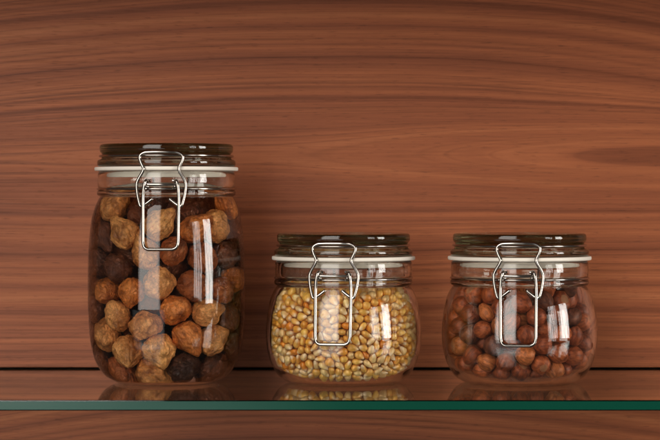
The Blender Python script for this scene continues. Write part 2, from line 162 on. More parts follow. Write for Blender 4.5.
3,4627,-1698,3457,44,-36,-49,102,1,4512,-1858,4194,29,-37,92,73,1,3845,-2148,1408,67,-29,-85,61,2,1255,-2196,6353,63,-34,20,103,0,-4247,-1943,1814,107,-14,0,67,1,3945,-2249,5738,103,-73,-16,3,
3,859,-3332,6203,64,47,26,-96,3,1858,-2853,6389,17,-1,83,-95,2,889,-4490,3737,6,-61,98,53,1,-4428,-1457,1727,93,-22,-40,-74,3,4559,-1259,2254,70,47,93,20,3,-3523,-2359,1172,52,44,-22,105,
2,-3550,-3047,2493,31,53,56,96,3,2933,-3557,4884,59,-75,53,65,0,-3005,-3336,1658,0,0,72,105,1,-4427,-1661,4679,80,60,-34,-70,1,-3837,-1913,1259,118,-42,-11,15,1,-447,-4602,2819,32,-15,80,92,
0,3310,-2504,1263,49,104,49,20,2,-4409,-1782,2801,52,-57,-66,76,1,3432,-2087,1026,84,-24,-89,-22,3,4727,-1186,4409,25,105,56,-37,1,-3941,-2624,2976,64,43,-65,-77,2,-4736,-1211,2559,51,-72,68,61,
1,4173,-882,1222,41,13,22,117,2,-2193,-3640,1454,65,-38,15,-101,3,-1576,-3477,6200,3,63,55,-96,1,321,-3304,6156,116,5,8,52,1,-4442,-1740,3304,30,73,-42,-90,0,-3283,-2056,907,29,-51,27,109,
3,4466,-1268,5120,107,46,38,35,3,-669,-2370,6387,24,-15,-71,-102,3,4167,-2310,2292,39,4,-76,94,0,3007,-2389,1019,3,-55,111,-29,3,-1031,809,6503,51,-47,-18,-105,3,-2947,-2587,909,77,-62,-8,79,
0,3942,-1724,5984,22,17,38,-118,3,150,-3963,5996,67,-11,-19,105,2,-1819,-3000,6243,78,-4,-63,77,1,-4682,-1199,3481,46,-64,-28,96,2,4705,-793,5063,89,-44,40,69,0,-4553,-1396,4334,81,-86,-9,46,
3,-4653,-1337,3028,76,65,-56,-54,1,-4759,-1081,3989,88,-83,37,11,2,-1622,-2010,6327,24,31,30,-117,2,-1167,-481,6437,87,-37,-71,46,1,-4434,-1600,5144,16,-35,-80,-91,0,4449,-1581,4614,99,-43,29,-60,
0,3330,-1477,6177,101,-15,26,-71,1,4490,-590,5930,71,35,-21,-97,0,4744,-1297,3215,122,-26,-21,-7,1,-4389,-694,5840,82,40,-4,-88,1,3932,-887,6138,112,14,23,53,2,532,-540,6344,58,0,21,-111,
1,-293,-4415,3317,92,30,70,42,0,2824,-3113,5536,104,64,-4,36,3,1340,-3686,6115,110,-6,-20,-60,2,-4806,-703,4503,72,97,36,12,3,4283,-1737,5017,36,-89,-14,82,0,3845,-1752,1166,102,-56,36,38,
2,-4542,-1123,4751,117,21,-44,6,2,4910,-418,3297,112,46,-22,-31,0,-3708,-1562,932,40,50,92,60,1,1636,-1624,6333,70,-17,-19,-103,2,-432,-4359,3815,37,40,21,-113,0,983,-885,6428,92,81,-7,-30,
2,4875,-782,3875,96,29,-51,59,1,-4510,-924,5337,82,38,-15,-88,3,-2937,-973,6213,105,11,-36,-61,0,-881,-1612,6380,109,-45,12,-45,1,324,-4462,3115,51,66,-74,-61,2,-2572,-3139,6037,44,-2,-1,119,
0,-4317,-1296,5594,60,34,2,-107,2,2566,-835,6302,92,-31,-39,72,3,229,-4280,5009,95,69,-21,44,3,-4083,-1418,1373,20,-76,-100,0,3,4803,-594,4612,1,28,-63,-107,1,-4806,-860,3052,115,-36,37,12,
1,-1326,-1517,6258,92,-53,34,61,3,-2218,-1120,6285,55,18,-11,-113,2,2965,1072,6237,6,-10,-5,-126,2,1023,-283,6458,52,17,50,103,0,510,1400,6477,35,-57,-33,103,0,2485,-3485,5186,77,95,-30,-16,
0,-967,-2681,6121,11,-31,-52,111,1,-3335,-2304,6019,22,-21,28,-120,0,4741,-1182,2747,33,-22,-99,69,2,4449,-888,5525,95,81,18,14,3,-1731,-4158,3510,1,-72,-35,99,3,1217,-4156,3970,83,8,-85,-44,
1,-2686,-2602,6119,78,-52,-21,82,0,-4762,-604,3627,5,-79,-36,92,1,3781,-1142,974,122,22,23,-18,1,-4719,-610,4958,9,59,-75,83,0,-4602,-616,2158,80,53,-75,-35,2,4586,-530,1692,54,104,-4,-48,
3,-4538,-295,5579,55,68,-53,-76,3,71,38,6340,122,-22,-24,-15,2,869,-4467,2966,98,0,33,74,2,-1525,-4026,5289,22,-81,62,73,2,4092,-1302,1477,105,-55,-42,15,0,4419,-1094,1775,61,79,75,-23,
0,4670,-813,2535,71,-50,87,-31,1,2185,35,6307,4,-42,-6,-120,0,-940,-4415,3017,47,-5,-18,-116,1,2033,-3281,5897,111,-10,22,-56,1,4662,-764,2064,108,-59,-1,29,2,-3412,-1448,6206,73,58,34,79,
1,1800,-1004,6515,88,-84,-26,24,1,659,-1284,6201,43,36,-37,108,2,2711,2947,6330,61,1,77,80,1,-1315,-4282,3761,75,-20,19,99,2,1276,-3736,1316,49,5,-112,-34,1,-308,1796,6373,14,-17,-40,119,
2,1808,-4032,2574,30,-101,8,70,2,-2114,-1717,6264,108,34,30,48,1,-1587,-2456,6181,116,52,-5,-4,3,-4559,-839,1755,39,7,102,65,3,-4800,-417,4110,60,77,-43,-69,0,-3211,1128,6314,96,73,36,-19,
1,654,398,6486,102,-61,41,-20,3,-258,-4251,4895,86,-4,-25,90,3,-880,-4021,2611,83,57,-35,69,1,1659,-3841,5399,22,5,-40,119,1,-4203,-778,1292,4,-82,-97,0,1,-4805,-376,3070,15,-84,7,94,
3,-4757,-38,5031,116,22,44,-18,0,207,-4395,4475,59,-64,-18,90,2,1539,-4155,3589,69,-85,29,-56,3,-2452,-3626,2950,87,42,78,26,0,-4743,-159,2063,23,-13,-30,-121,1,-4180,-201,6000,113,-4,-56,11,
2,-2532,-722,6178,103,-30,-56,-39,1,323,-4313,3539,99,39,-54,-43,2,275,-4210,2252,48,72,70,61,0,493,-4196,5510,86,-19,-45,-80,2,1351,-4089,3138,79,79,51,-30,2,1579,-3865,1866,122,3,-29,-20,
3,-2202,-2485,6153,84,-27,-16,90,1,-4800,-527,2552,118,41,17,18,1,-3537,2550,6274,101,68,-21,30,1,-75,1017,6416,27,2,-70,103,0,1075,-4289,4536,45,-92,-72,25,1,-859,-4136,4724,73,96,8,39,
3,-2114,-3482,5893,90,-76,-41,-24,3,4794,-390,4167,87,-66,63,-17,3,4555,-304,5464,41,59,41,96,2,-2123,-522,6313,69,51,-4,93,0,-409,-4196,4401,8,62,67,88,2,-2127,-3891,3967,44,85,60,59,
0,1948,-3735,4941,87,-78,-48,13,0,3454,-2884,2954,44,-75,-33,87,2,1053,-2601,6168,46,16,-48,107,0,2182,-2205,6185,70,3,16,-105,0,3511,-1580,1009,3,107,68,6,3,-1368,-4172,4725,104,-2,-19,-70,
1,-913,-4202,3640,82,-73,-56,-30,2,-902,-4142,5161,65,70,-53,-65,3,1003,-4036,1923,6,76,80,-64,2,-2422,-3548,4708,20,-22,-93,81,3,4856,-246,2793,64,1,-98,49,2,-928,-4270,4213,71,-8,-86,-61,
3,16,-4127,1861,70,50,-86,36,3,-2247,-3857,3499,82,26,-90,-26,2,-40,-4097,3925,77,4,59,-82,2,2313,-3594,4698,39,31,71,93,2,2352,-3560,1915,107,-59,11,32,2,-4534,-213,1552,85,-65,-35,-59,
2,3961,388,6168,111,-8,62,5,1,-2915,157,6224,42,-24,25,-115,0,-2202,1035,6360,60,-27,40,-101,2,-2452,2271,6174,35,5,-4,122,2,-1793,2381,6314,73,78,-8,67,3,827,-4312,4926,0,62,43,-102,
0,-1656,-4064,4250,54,12,108,37,3,2945,-3309,3741,111,-18,47,36,3,-726,-3747,1576,116,41,32,-1,3,-3708,-2691,3806,27,58,-66,88,1,-4447,-1124,2176,61,-67,34,-82,2,4807,-162,2240,9,119,8,-42,
1,4319,-275,1216,87,57,-6,73,0,-4360,290,5963,110,43,-44,15,0,-381,-4199,2321,61,100,1,-49,0,-618,-4182,1877,97,-47,67,4,3,-1118,-4114,2161,65,51,96,-3,0,1803,-3984,3105,103,-45,-2,-59,
1,1546,-4007,4367,107,50,-19,42,1,-1384,-3998,2646,68,85,0,-65,0,-1976,-3855,2741,65,71,68,-47,1,-2348,-3550,2055,73,59,80,30,2,-3060,-3225,4188,36,-60,-4,-106,0,-2365,-3364,5113,68,-57,-61,67,
1,4350,-1644,2477,44,61,-49,-89,0,-3796,-980,935,107,29,-35,52,2,-3077,-409,6174,31,42,-26,-113,1,3298,2169,6208,71,-33,-23,97,2,1400,-4009,4891,106,24,29,60,0,1812,-3921,3956,109,54,34,16,
3,-1740,-3806,3162,46,68,80,55,0,71,-3921,5310,97,49,-44,50,1,2951,-3329,3257,38,-4,102,65,2,-2164,-3476,2474,85,-63,69,4,1,-1675,-3540,1467,48,-74,-70,-58,0,3293,-3009,4095,33,-9,-117,-34,
2,-137,-3382,5982,0,-36,-34,117,2,3675,-2548,2628,6,-11,-29,-123,2,4925,-125,3676,70,-102,-28,9,1,-4855,-53,2673,31,23,42,113,0,-25,-1859,6274,45,-19,-34,112,3,-4284,306,1348,50,0,-116,-8,
3,576,-4301,4050,62,-66,-75,47,0,2477,-3642,3292,65,38,-23,-100,2,-2635,-3382,2577,63,3,-94,57,1,-1066,-3639,5899,113,40,-19,-38,0,1901,-3422,5351,100,40,55,38,1,3117,-2979,4711,65,-106,-25,5,
1,4049,-320,6138,81,-23,17,93,2,4398,-52,5916,51,-49,-23,-103,1,300,-1550,6196,72,-28,-80,-61,1,1378,640,6333,113,13,-8,-56,2,1681,1011,6433,68,14,-87,-61,0,-1348,-4274,3013,57,41,-17,-104,
1,543,-4097,4573,90,-80,5,40,1,2005,-3762,2244,45,90,16,76,2,-1528,-3824,5734,89,-80,-22,38,3,2426,-3499,3888,40,47,90,65,3,2860,-3209,4316,12,-13,82,-96,1,1084,-3567,1857,25,124,13,8,
2,-3160,-2912,4620,110,-32,51,-22,2,-3996,-2203,4006,90,54,-29,66,2,819,-2036,6147,101,-40,-53,39,0,3518,71,6130,63,76,7,79,0,-2521,-153,6201,21,-50,-31,-111,0,26,-501,6260,86,-32,82,32,
2,-2017,-3759,5010,49,-109,-25,-36,3,-2661,-3603,4054,83,-55,11,78,1,-606,-3913,3407,69,-16,64,-84,1,-1125,-3825,3055,39,10,-25,118,0,-83,-3844,3409,53,-65,83,48,0,3480,-2681,4337,31,-21,106,58,
3,-2681,-1385,6083,114,49,8,27,2,-4923,156,3208,23,21,97,76,3,3536,1722,6102,122,23,22,18,2,-1373,418,6319,67,36,-37,-95,0,848,-4188,2389,82,90,36,-1,3,-496,-3904,4045,19,-90,-48,74,
0,-944,-3834,5507,41,-94,-24,71,1,-2889,-3200,3728,59,-80,-48,62,0,-3064,-3128,2772,67,-16,-57,91,3,1619,-3435,1558,43,69,97,-3,0,1447,-3110,6090,3,-42,-27,117,0,-4065,-1965,2431,104,-35,56,-31,
0,4060,-1768,3675,7,27,-16,-123,3,-4825,-136,3599,116,18,-46,-18,0,-3891,-502,932,73,-31,75,65,2,-4157,-224,1262,33,-22,-117,-31,0,-4946,429,3680,68,-49,-36,-88,3,1080,-4005,5343,54,-60,-33,-92,
3,1129,-3992,2700,64,-19,-57,92,1,-1732,-3832,2276,78,74,38,56,1,-1763,-3798,4552,57,-87,-11,-72,2,506,-3840,1885,87,-78,-6,-50,3,529,-3791,1366,90,64,-34,-53,1,-2850,-3354,4769,67,6,-18,-106,
0,693,-3682,5500,18,-25,-115,-45,0,1647,-2119,6145,56,52,-10,101,2,-1042,-2164,6113,83,-65,-32,62,1,-4719,371,4531,113,40,-11,-41,2,-238,-1303,6292,95,-14,-53,64,3,2844,99,6219,97,25,62,47,
2,-3933,2139,5972,17,42,-29,115,1,-1438,3328,6249,109,22,-9,-61,2,-7,-4305,2707,37,-74,51,82,2,418,-4106,2707,58,0,83,-77,0,-64,-3851,1462,12,-16,39,119,2,-509,-3833,5877,51,69,20,-91,
1,47,-3580,5624,27,5,118,38,1,2892,-3005,5112,21,48,-102,-55,2,-2871,-2914,5199,13,-83,-20,94,1,-3258,-2752,4066,67,85,25,-62,3,-3517,-2340,2864,94,-54,-40,-53,3,-574,-3048,6068,71,-40,12,-97,
1,2650,-2275,6112,50,41,25,-106,0,-3082,-1859,5889,98,-18,39,68,1,-4687,-173,4488,33,-35,-20,116,3,4739,38,4555,12,-63,33,-104,3,4811,216,2661,60,-57,97,1,1,4658,320,5537,72,-29,-62,-79,
1,1088,2077,6326,123,15,21,-21,0,-2181,-3603,4303,8,-7,-106,-69,2,1836,-3582,4273,42,-73,-93,-19,3,-655,-3715,4484,88,-17,-81,38,0,-1992,-3455,3374,6,-17,125,13,1,1453,-3557,4573,56,69,-73,-53,
2,1534,-3424,5633,100,-26,19,-71,1,-2773,-3108,2146,95,-10,81,-20,3,2221,-3072,5019,75,5,-79,-64,2,3210,-2734,2466,11,-54,47,104,3,-2824,-2746,5656,50,-61,50,-86,1,-1109,-3072,5835,93,34,69,-39,
3,3290,-2384,3039,92,-16,13,-85,1,3471,-2234,2406,30,66,-34,-98,0,2566,-2517,5099,45,42,60,-93,2,-4144,-1532,3689,3,-25,39,-118,1,4747,-819,3095,40,-114,-19,33,3,340,-2375,6195,86,-44,-39,73,
1,4856,237,4148,56,111,-8,-25,1,-3915,156,953,49,-29,45,104,0,3161,613,6217,80,68,49,53,0,2098,464,6322,19,-11,-41,-118,1,-2166,578,6217,119,27,35,3,2,-2843,1410,6181,94,-9,71,-46,
1,2192,-3717,2797,97,59,-52,-20,3,-1394,-3841,1849,70,-20,-99,32,2,511,-3871,5085,5,-69,78,73,2,940,-3805,4769,101,0,-13,-76,0,1878,-3610,3584,84,-37,59,-65,1,682,-3776,4112,83,58,69,33,
2,-509,-3727,2590,49,-73,63,66,1,1291,-3621,4088,55,-72,88,-9,0,-3129,-3169,3318,6,-67,84,-68,2,-1206,-3596,1490,27,124,-10,-3,3,-46,-3670,2773,6,16,44,118,3,-1562,-3512,2650,52,-78,-9,85,
2,1834,-3380,2022,77,-32,46,85,3,2131,-3246,1591,73,-23,-88,-49,1,2566,-3071,3494,83,-87,14,38,0,-1306,-3332,5362,118,34,26,19,1,2887,-2942,2148,71,-48,-62,69,0,-2163,-3115,1372,33,62,-15,105,
2,1494,-3248,3093,73,-6,30,-99,3,-3256,-2742,3104,93,-46,-67,30,2,2501,-2971,1804,102,-60,-43,20,0,-3778,-2501,3365,49,13,-93,-70,3,3059,-2744,1739,56,9,98,57,0,3559,-2536,3592,77,22,71,-68,
2,2687,-2844,3903,67,-15,-59,89,2,-1268,-3185,3778,21,2,15,124,2,-2104,-2942,5822,14,-45,15,117,1,2641,-2768,1362,32,-74,-39,-90,1,3811,-2290,3939,74,-92,8,46,1,2888,-2627,3008,55,74,63,-59,
2,-2762,-2648,2426,23,-78,-46,-86,2,3453,-2252,5408,61,-49,97,-25,2,3824,-2016,4838,103,67,28,-16,3,-3029,-2334,1401,102,44,-13,61,2,3866,-1962,4341,17,-75,-52,-86,0,-3910,-1908,3499,104,69,-19,13,
0,-2320,-2459,5681,8,-75,95,-39,2,3883,-1749,1746,70,-53,92,-6,1,-4154,-1058,3946,55,63,1,-95,1,4707,-106,5064,101,-72,-22,13,2,-4807,421,2283,114,56,4,10,0,-4631,320,5485,87,-56,-53,-50,
0,-1513,954,6286,90,-20,28,82,0,2648,2719,1440,25,-114,50,-9,3,-701,3833,990,46,-111,-40,3,3,824,4050,1968,98,67,-36,-26,0,900,-3938,3287,58,-98,36,43,0,452,-3933,3145,55,-80,-4,82,
0,-516,-3928,2997,44,-39,75,-84,0,518,-3884,3655,78,52,54,68,1,1196,-3787,3557,28,-24,-76,-95,3,-358,-3821,5386,3,59,-107,-35,3,71,-3777,4370,49,83,48,67,2,-1522,-3629,3565,105,52,-37,-32,
1,-106,-3731,4881,51,116,-4,-6,3,-1139,-3658,3922,96,62,46,30,3,-2588,-3354,3388,27,-98,14,-74,2,-1215,-3637,4513,51,69,80,-49,0,523,-3699,5996,109,33,38,-41,2,-1388,-3597,4998,56,83,8,78,
3,341,-3698,2342,9,-94,20,83,2,-189,-3691,2200,28,81,-92,16,0,2429,-3362,2463,16,85,49,79,0,-743,-3655,2105,15,-67,-41,99,0,2943,-3205,2729,47,-15,98,63,0,-735,-3650,5017,94,-56,64,-1,
3,1983,-3450,3122,111,-28,47,-30,2,143,-3656,3885,63,-15,-95,-54,0,-1620,-3503,4067,69,-92,-49,22,1,868,-3602,2360,92,-5,71,-52,3,-1835,-3454,5387,109,-20,-55,29,2,-2272,-3350,3829,21,18,77,97,
3,1414,-3485,2305,77,-96,0,31,1,586,-3578,2788,74,71,33,68,3,1081,-3528,5715,46,17,-44,-109,0,1252,-3496,2801,113,54,14,-17,0,2324,-3252,4295,15,-2,-84,94,0,1295,-3465,4955,102,42,44,46,
1,1744,-3386,2613,2,-32,-84,-90,1,-957,-3498,3474,44,-44,80,77,0,-1842,-3338,1975,77,-57,-66,-52,1,-1320,-3424,2182,69,-29,-103,-6,1,2529,-3151,2973,89,58,2,-70,0,-1008,-3456,2674,25,-33,16,119,
0,804,-3475,4506,68,-59,89,-9,1,-534,-3473,3140,10,38,7,120,2,-2641,-3077,2932,42,-13,100,65,2,448,-3466,3359,117,-9,-49,6,1,-1854,-3272,4566,127,1,-2,-9,0,-466,-3429,3747,73,75,70,15,
3,3120,-2858,3490,61,33,101,35,2,-621,-3407,5566,6,54,21,113,1,968,-3355,3392,53,-36,110,-3,3,1857,-3203,4668,33,-81,66,-64,3,-3248,-2787,2068,17,0,23,124,2,-2348,-3059,4426,35,-68,-51,88,
3,2043,-3133,3913,97,-67,47,-5,0,-215,-3376,4209,31,-72,-74,67,0,1543,-3234,3701,77,-91,-40,-17,2,-2020,-3123,2887,67,25,98,39,1,2369,-3031,5488,88,30,-16,-85,3,-885,-3317,4232,79,-17,98,4,
3,-1463,-3226,3160,45,66,95,-30,1,996,-3279,3935,24,-62,-35,-102,3,2515,-2954,4636,2,-44,81,88,1,456,-3324,4075,5,5,6,-127,3,1117,-3254,5304,88,-83,-10,-37,0,3347,-2652,5107,85,74,-15,57,
0,-2307,-2999,1885,38,-19,57,105,2,2244,-3003,2300,112,-35,-45,20,0,-350,-3293,4608,68,-21,70,-78,0,348,-3291,4625,20,-60,-68,87,0,-2663,-2863,3943,46,-6,-105,-55,3,2075,-3029,2869,82,-67,7,71,
2,-2629,-2867,1462,44,-57,-97,-41,2,-2654,-2859,3410,56,-86,-73,16,0,-3485,-2547,4486,41,-77,-29,88,3,-1794,-3077,3616,59,-53,63,-77,0,-2306,-2941,5363,25,17,-57,109,3,-1788,-3070,5116,103,-47,-54,-17,
3,-1590,-3097,5801,24,21,-91,82,0,-787,-3217,4766,22,-82,-67,67,0,617,-3232,5678,2,4,125,24,3,-1376,-3127,4396,21,8,77,98,3,218,-3241,5139,15,93,-85,8,2,-3344,-2555,4973,52,-63,-74,-63,
1,2701,-2762,5799,105,18,-1,69,2,-3130,-2607,3585,57,-91,-10,-68,1,1582,-3057,4216,42,-117,-25,-5,2,747,-3170,4946,78,-7,-29,96,1,-2398,-2837,4896,10,8,97,-81,1,-1324,-3077,4879,25,-1,74,100,
3,-2259,-2864,2528,7,118,-47,1,3,-294,-3180,5197,39,84,-74,46,3,1830,-2965,5488,102,-9,-70,25,2,-2838,-2665,1851,65,2,68,85,0,-3157,-2543,2656,76,27,45,87,0,1984,-2912,3378,8,-17,-59,111,
1,-2090,-2881,3241,69,46,-78,-56,2,3455,-2412,4703,72,-103,0,15,3,-3569,-2347,2354,50,90,-5,-74,1,1614,-2969,5043,74,-92,-10,46,3,2557,-2714,2572,57,-26,-81,-75,0,-2853,-2609,4304,37,15,88,82,
1,1237,-3024,4587,16,-31,5,-122,0,-3346,-2404,5451,94,-42,57,-47,3,3814,-2192,3334,39,63,-102,15,1,3473,-2339,1806,3,-3,-18,-126,2,2999,-2528,5371,97,27,44,-64,3,-853,-3050,5284,42,-15,112,-39,
2,-3467,-2301,3988,65,-51,30,92,3,-1854,-2847,4083,4,-29,74,-99,3,3098,-2448,3865,31,-93,61,-53,1,2885,-2525,4317,9,4,-93,86,0,-3449,-2287,1757,104,29,47,-48,3,-3709,-2154,4780,98,2,-63,-51,
1,3885,-2061,2727,36,-113,28,37,1,1207,-2908,5738,51,45,-65,-85,3,2894,-2441,4784,44,-80,-43,-77,3,-2206,-2665,3643,109,55,9,32,3,-1841,-2763,4588,5,12,-38,120,0,-146,-2990,5607,62,4,-65,-90,
3,2932,-2408,2092,79,-14,-93,-34,0,2184,-2650,4246,80,-84,33,-39,2,-3889,-1977,3056,65,7,-109,9,3,2064,-2674,5879,118,10,22,41,1,2172,-2642,3713,18,-91,-13,-86,0,2838,-2416,3479,64,-47,-60,79,
2,2474,-2540,3140,70,47,-85,42,3,3073,-2321,5884,98,-2,48,-65,2,1892,-2701,4618,112,-25,52,-17,1,-2714,-2446,5275,35,71,41,91,0,-3379,-2182,3426,66,1,-46,-98,0,-2510,-2516,2948,105,-25,-67,-11,
3,-1414,-2808,5348,108,12,30,-58,2,180,-2929,5912,120,-38,-11,10,3,-2806,-2390,4739,41,5,-51,109,1,-2247,-2561,4197,25,-79,-82,51,3,-3676,-1974,5313,13,-68,15,-106,1,-3009,-2263,2133,37,-9,17,-120,
2,-3768,-1923,1903,59,-98,47,31,1,4033,-1771,3009,43,11,-24,117,0,3800,-1878,2186,47,70,-45,-84,3,-3833,-1855,4282,0,-9,16,-126,2,-3216,-2136,4464,56,-16,-93,-64,1,629,-2814,5918,99,-6,19,-76,
2,2054,-2536,5200,58,-8,87,71,0,-1796,-2598,5637,74,-57,-10,-85,1,2428,-2406,5609,13,-28,-60,-108,1,3320,-2049,4188,14,-67,-63,87,0,2939,-2206,2700,26,109,-2,-60,2,1585,-2622,5948,64,26,-5,-107,
3,3469,-1961,3630,100,16,-77,-1,3,241,-2799,5345,108,1,64,20,2,-2823,-2232,5762,66,-98,15,-45,3,-2056,-2490,5087,30,68,-28,99,1,-2610,-2302,3636,29,-105,52,41,0,-2330,-2393,4589,94,79,3,34,
1,-627,-2750,5623,65,26,-41,-97,1,-3086,-2096,3875,113,-14,1,-57,3,3267,-2005,5034,30,9,104,65,2,912,-2702,5342,97,19,-68,41,2,1444,-2608,5376,49,-2,95,68,0,2583,-2233,4046,16,77,97,-21,
3,2400,-2296,4668,16,-76,91,-44,0,-2882,-2107,3030,121,8,-16,33,3,-3927,-1607,4781,93,-51,57,40,1,-2967,-2048,5196,50,13,-116,-4,3,3506,-1795,3072,52,53,28,-99,1,-3120,-1962,2549,54,41,-79,-73,
3,-3936,-1564,5330,105,-55,14,-43,1,-3300,-1874,1573,66,-62,-79,-41,1,3633,-1712,5485,83,-74,29,-54,3,3350,-1839,1592,71,28,-1,-102,2,-3644,-1697,5806,51,-43,71,-81,0,-3623,-1705,2743,41,-57,-101,-30,
0,4183,-1412,3416,45,-3,-51,-107,1,3122,-1931,2232,57,-59,97,-3,2,3344,-1821,5798,83,66,-9,69,0,2920,-2006,3151,79,6,69,71,1,2955,-1988,5480,84,-25,-85,34,0,-3383,-1788,4889,38,5,-78,-93,
2,4175,-1362,4050,123,23,-20,-2,2,-3317,-1800,2104,92,82,6,-31,1,-1159,-2509,5733,94,-76,-1,40,3,-3493,-1704,3818,79,44,-79,-42,3,3354,-1766,4534,74,-95,18,-37,0,-3216,-1820,3051,75,-58,83,11,
0,-802,-2549,5300,41,45,-63,-91,0,-2618,-2059,4154,54,-44,11,105,0,-4009,-1402,3027,88,68,-13,-61,2,-4058,-1365,4346,36,-16,117,-30,2,-3941,-1414,2233,85,89,-29,15,0,-2525,-2063,4914,61,-63,-82,-41,
0,3651,-1549,4997,88,30,55,67,0,1907,-2264,5627,104,-67,17,23,2,2851,-1918,3802,34,54,109,-16,1,4004,-1352,2035,7,-20,-56,112,2,3563,-1576,4025,97,-37,21,-70,1,4227,-1209,2944,0,89,71,-56,
3,4060,-1294,5415,69,-33,23,99,3,2834,-1894,4397,122,-24,-12,-24,2,3833,-1406,4580,60,-56,50,-83,1,3267,-1692,2685,66,39,-39,-93,2,-249,-2513,5323,98,-77,0,24,2,3649,-1498,3517,105,-60,-34,-17,
1,-3522,-1563,3283,28,-32,105,57,1,3820,-1401,2569,77,59,-7,-81,0,-4058,-1268,2626,81,67,-47,-54,0,-1480,-2305,5314,76,-86,27,-47,1,-373,-2469,6052,60,26,79,75,1,2696,-1883,4925,102,-35,29,-60,
0,-2933,-1776,4609,15,-22,-101,-73,0,-2950,-1768,3626,36,-58,-106,14,3,2389,-1994,5281,60,8,-39,-105,3,177,-2455,5745,74,17,-97,-32,0,-3307,-1590,5411,65,46,94,-31,3,2931,-1767,6028,14,-2,21,-124,
3,-1972,-2133,5876,36,0,30,118,1,-2393,-1972,5432,93,0,77,-38,1,-3485,-1480,4376,103,-20,13,-70,2,4312,-988,4586,114,-35,43,13,2,698,-2375,5654,70,-50,4,-93,0,-2476,-1906,6022,49,-2,-42,109,
1,3638,-1346,5866,94,10,66,53,2,-3833,-1237,3451,30,-58,85,68,2,-3819,-1207,5794,109,-30,-24,53,1,-4251,-946,2960,115,11,45,29,2,3529,-1353,1597,90,-2,10,-89,2,3436,-1398,2253,64,-15,-42,-100,
1,-4069,-1046,4816,85,8,-36,-87,2,3205,-1513,5265,102,31,-69,9,2,-4000,-1077,1687,25,-28,-20,120,3,-3595,-1294,1397,57,74,66,-56,1,4437,-796,3540,12,32,-56,109,1,4367,-830,4168,47,106,-37,-37,
2,2344,-1839,5821,111,8,58,-20,0,-1847,-2013,5389,54,-64,-61,-73,3,3898,-1072,3239,65,-7,-96,51,3,-3690,-1189,3920,60,25,77,78,1,3961,-1029,4975,71,-47,-78,-53,2,1298,-2149,5709,89,66,-35,50,
0,-3552,-1242,1853,102,73,10,-19,0,-2768,-1620,5587,85,-71,-5,-62,3,-3062,-1478,4141,44,62,-83,59,1,-4259,-809,3503,81,41,-83,-31,1,3425,-1284,3074,74,-19,-95,-35,0,3122,-1437,3567,48,73,-77,49,
1,-4010,-933,5388,94,-29,-57,-56,2,3066,-1430,4115,6,8,-90,89,1,248,-2236,5307,102,-72,15,-21,1,921,-2163,5309,37,42,66,93,0,3741,-1056,4327,87,-54,74,-13,1,-3300,-1295,2875,23,-68,-102,23,
2,-3505,-1181,2324,1,35,-87,85,3,-2871,-1503,5038,83,65,-41,58,1,-3538,-1154,5072,86,71,-60,-13,0,-4186,-767,2464,46,-89,55,-55,0,-3229,-1312,5835,35,76,44,85,2,4097,-812,2212,85,53,62,-48,
3,3851,-949,3799,12,-61,69,-86,2,2974,-1420,4674,103,18,21,-70,0,3545,-1112,5429,107,-38,-31,47,2,1555,-1970,5331,65,77,44,62,1,3472,-1103,4933,31,117,30,-26,2,-647,-2121,5710,35,30,-81,-86,
3,4248,-614,5075,16,6,-92,-86,1,4119,-692,3020,117,-38,-27,14,3,-1456,-1939,5700,101,51,-24,53,3,-4030,-730,6118,5,61,81,76,1,-4274,-575,4044,25,96,29,-74,0,4428,-461,3802,46,33,99,56,
2,3997,-731,5582,16,-62,96,53,2,-3816,-821,4257,29,-40,99,62,0,-3193,-1176,3754,25,107,-63,-4,1,4361,-470,2549,114,4,-55,12,1,2877,-1335,5697,104,-68,16,-22,2,3696,-880,2575,77,-59,43,-70,
0,-4238,-526,4533,2,-17,87,-91,1,3402,-1032,3972,100,-61,-49,2,1,2014,-1688,6085,102,39,-24,61,2,-3809,-776,2017,79,22,93,27,2,-3084,-1178,4665,115,-30,-25,36,3,3639,-865,2020,28,47,-67,93,
1,-3498,-936,6125,103,-23,10,70,2,-3680,-821,2694,59,-106,18,-33,3,3370,-999,6019,18,-19,-36,-119,3,4157,-515,4541,92,-10,-82,29,0,2524,-1431,5310,34,34,-87,-79,0,3712,-785,1391,87,-7,-1,92,
0,-3447,-937,3170,33,39,-98,-62,1,-4226,-453,5081,117,-29,-7,40,3,-3076,-1135,5326,102,35,11,-67,2,-2253,-1527,5337,67,-72,-57,57,0,2934,-1178,6207,76,29,-49,85,2,-121,-2003,5806,44,-60,-103,0,
0,-4157,-442,2778,66,49,-53,-81,0,381,-1981,5794,10,-49,90,75,3,-3503,-843,5469,95,38,-56,50,0,-4202,-398,1893,52,2,113,-26,0,-3520,-810,4689,54,-58,-76,63,0,-572,-1943,5310,76,-83,42,-41,
0,3863,-587,878,57,-18,66,91,1,2520,-1321,6128,58,8,-65,92,3,3171,-981,4538,30,-79,93,-18,1,3477,-797,3524,62,65,-22,-87,3,4919,178,3133,105,67,-18,-20,0,4458,-133,3212,14,65,93,-55,
2,4223,-287,2090,101,-63,-40,-19,0,-4385,-173,3266,79,47,-13,87,1,-1741,-1611,5885,32,-65,-11,-104,2,4035,-406,3546,84,73,-12,-59,3,4359,-184,4218,26,62,-106,-20,1,3921,-477,1796,64,71,82,20,
3,-3265,-881,4320,62,83,-73,7,3,-3755,-576,1476,73,65,-70,40,2,2343,-1351,5726,43,21,-83,-83,3,-3892,-472,3219,38,118,-3,-28,3,1935,-1515,5421,6,99,-78,-13,2,-1165,-1760,5336,90,38,62,53,
2,2891,-1058,5325,28,111,15,53,2,-4329,-146,3867,80,-2,74,66,0,-3724,-550,5108,74,103,0,9,1,-4808,204,4113,17,18,-97,78,2,-4228,-193,2397,71,-26,-79,64,1,3634,-568,4726,23,-93,-82,-15,
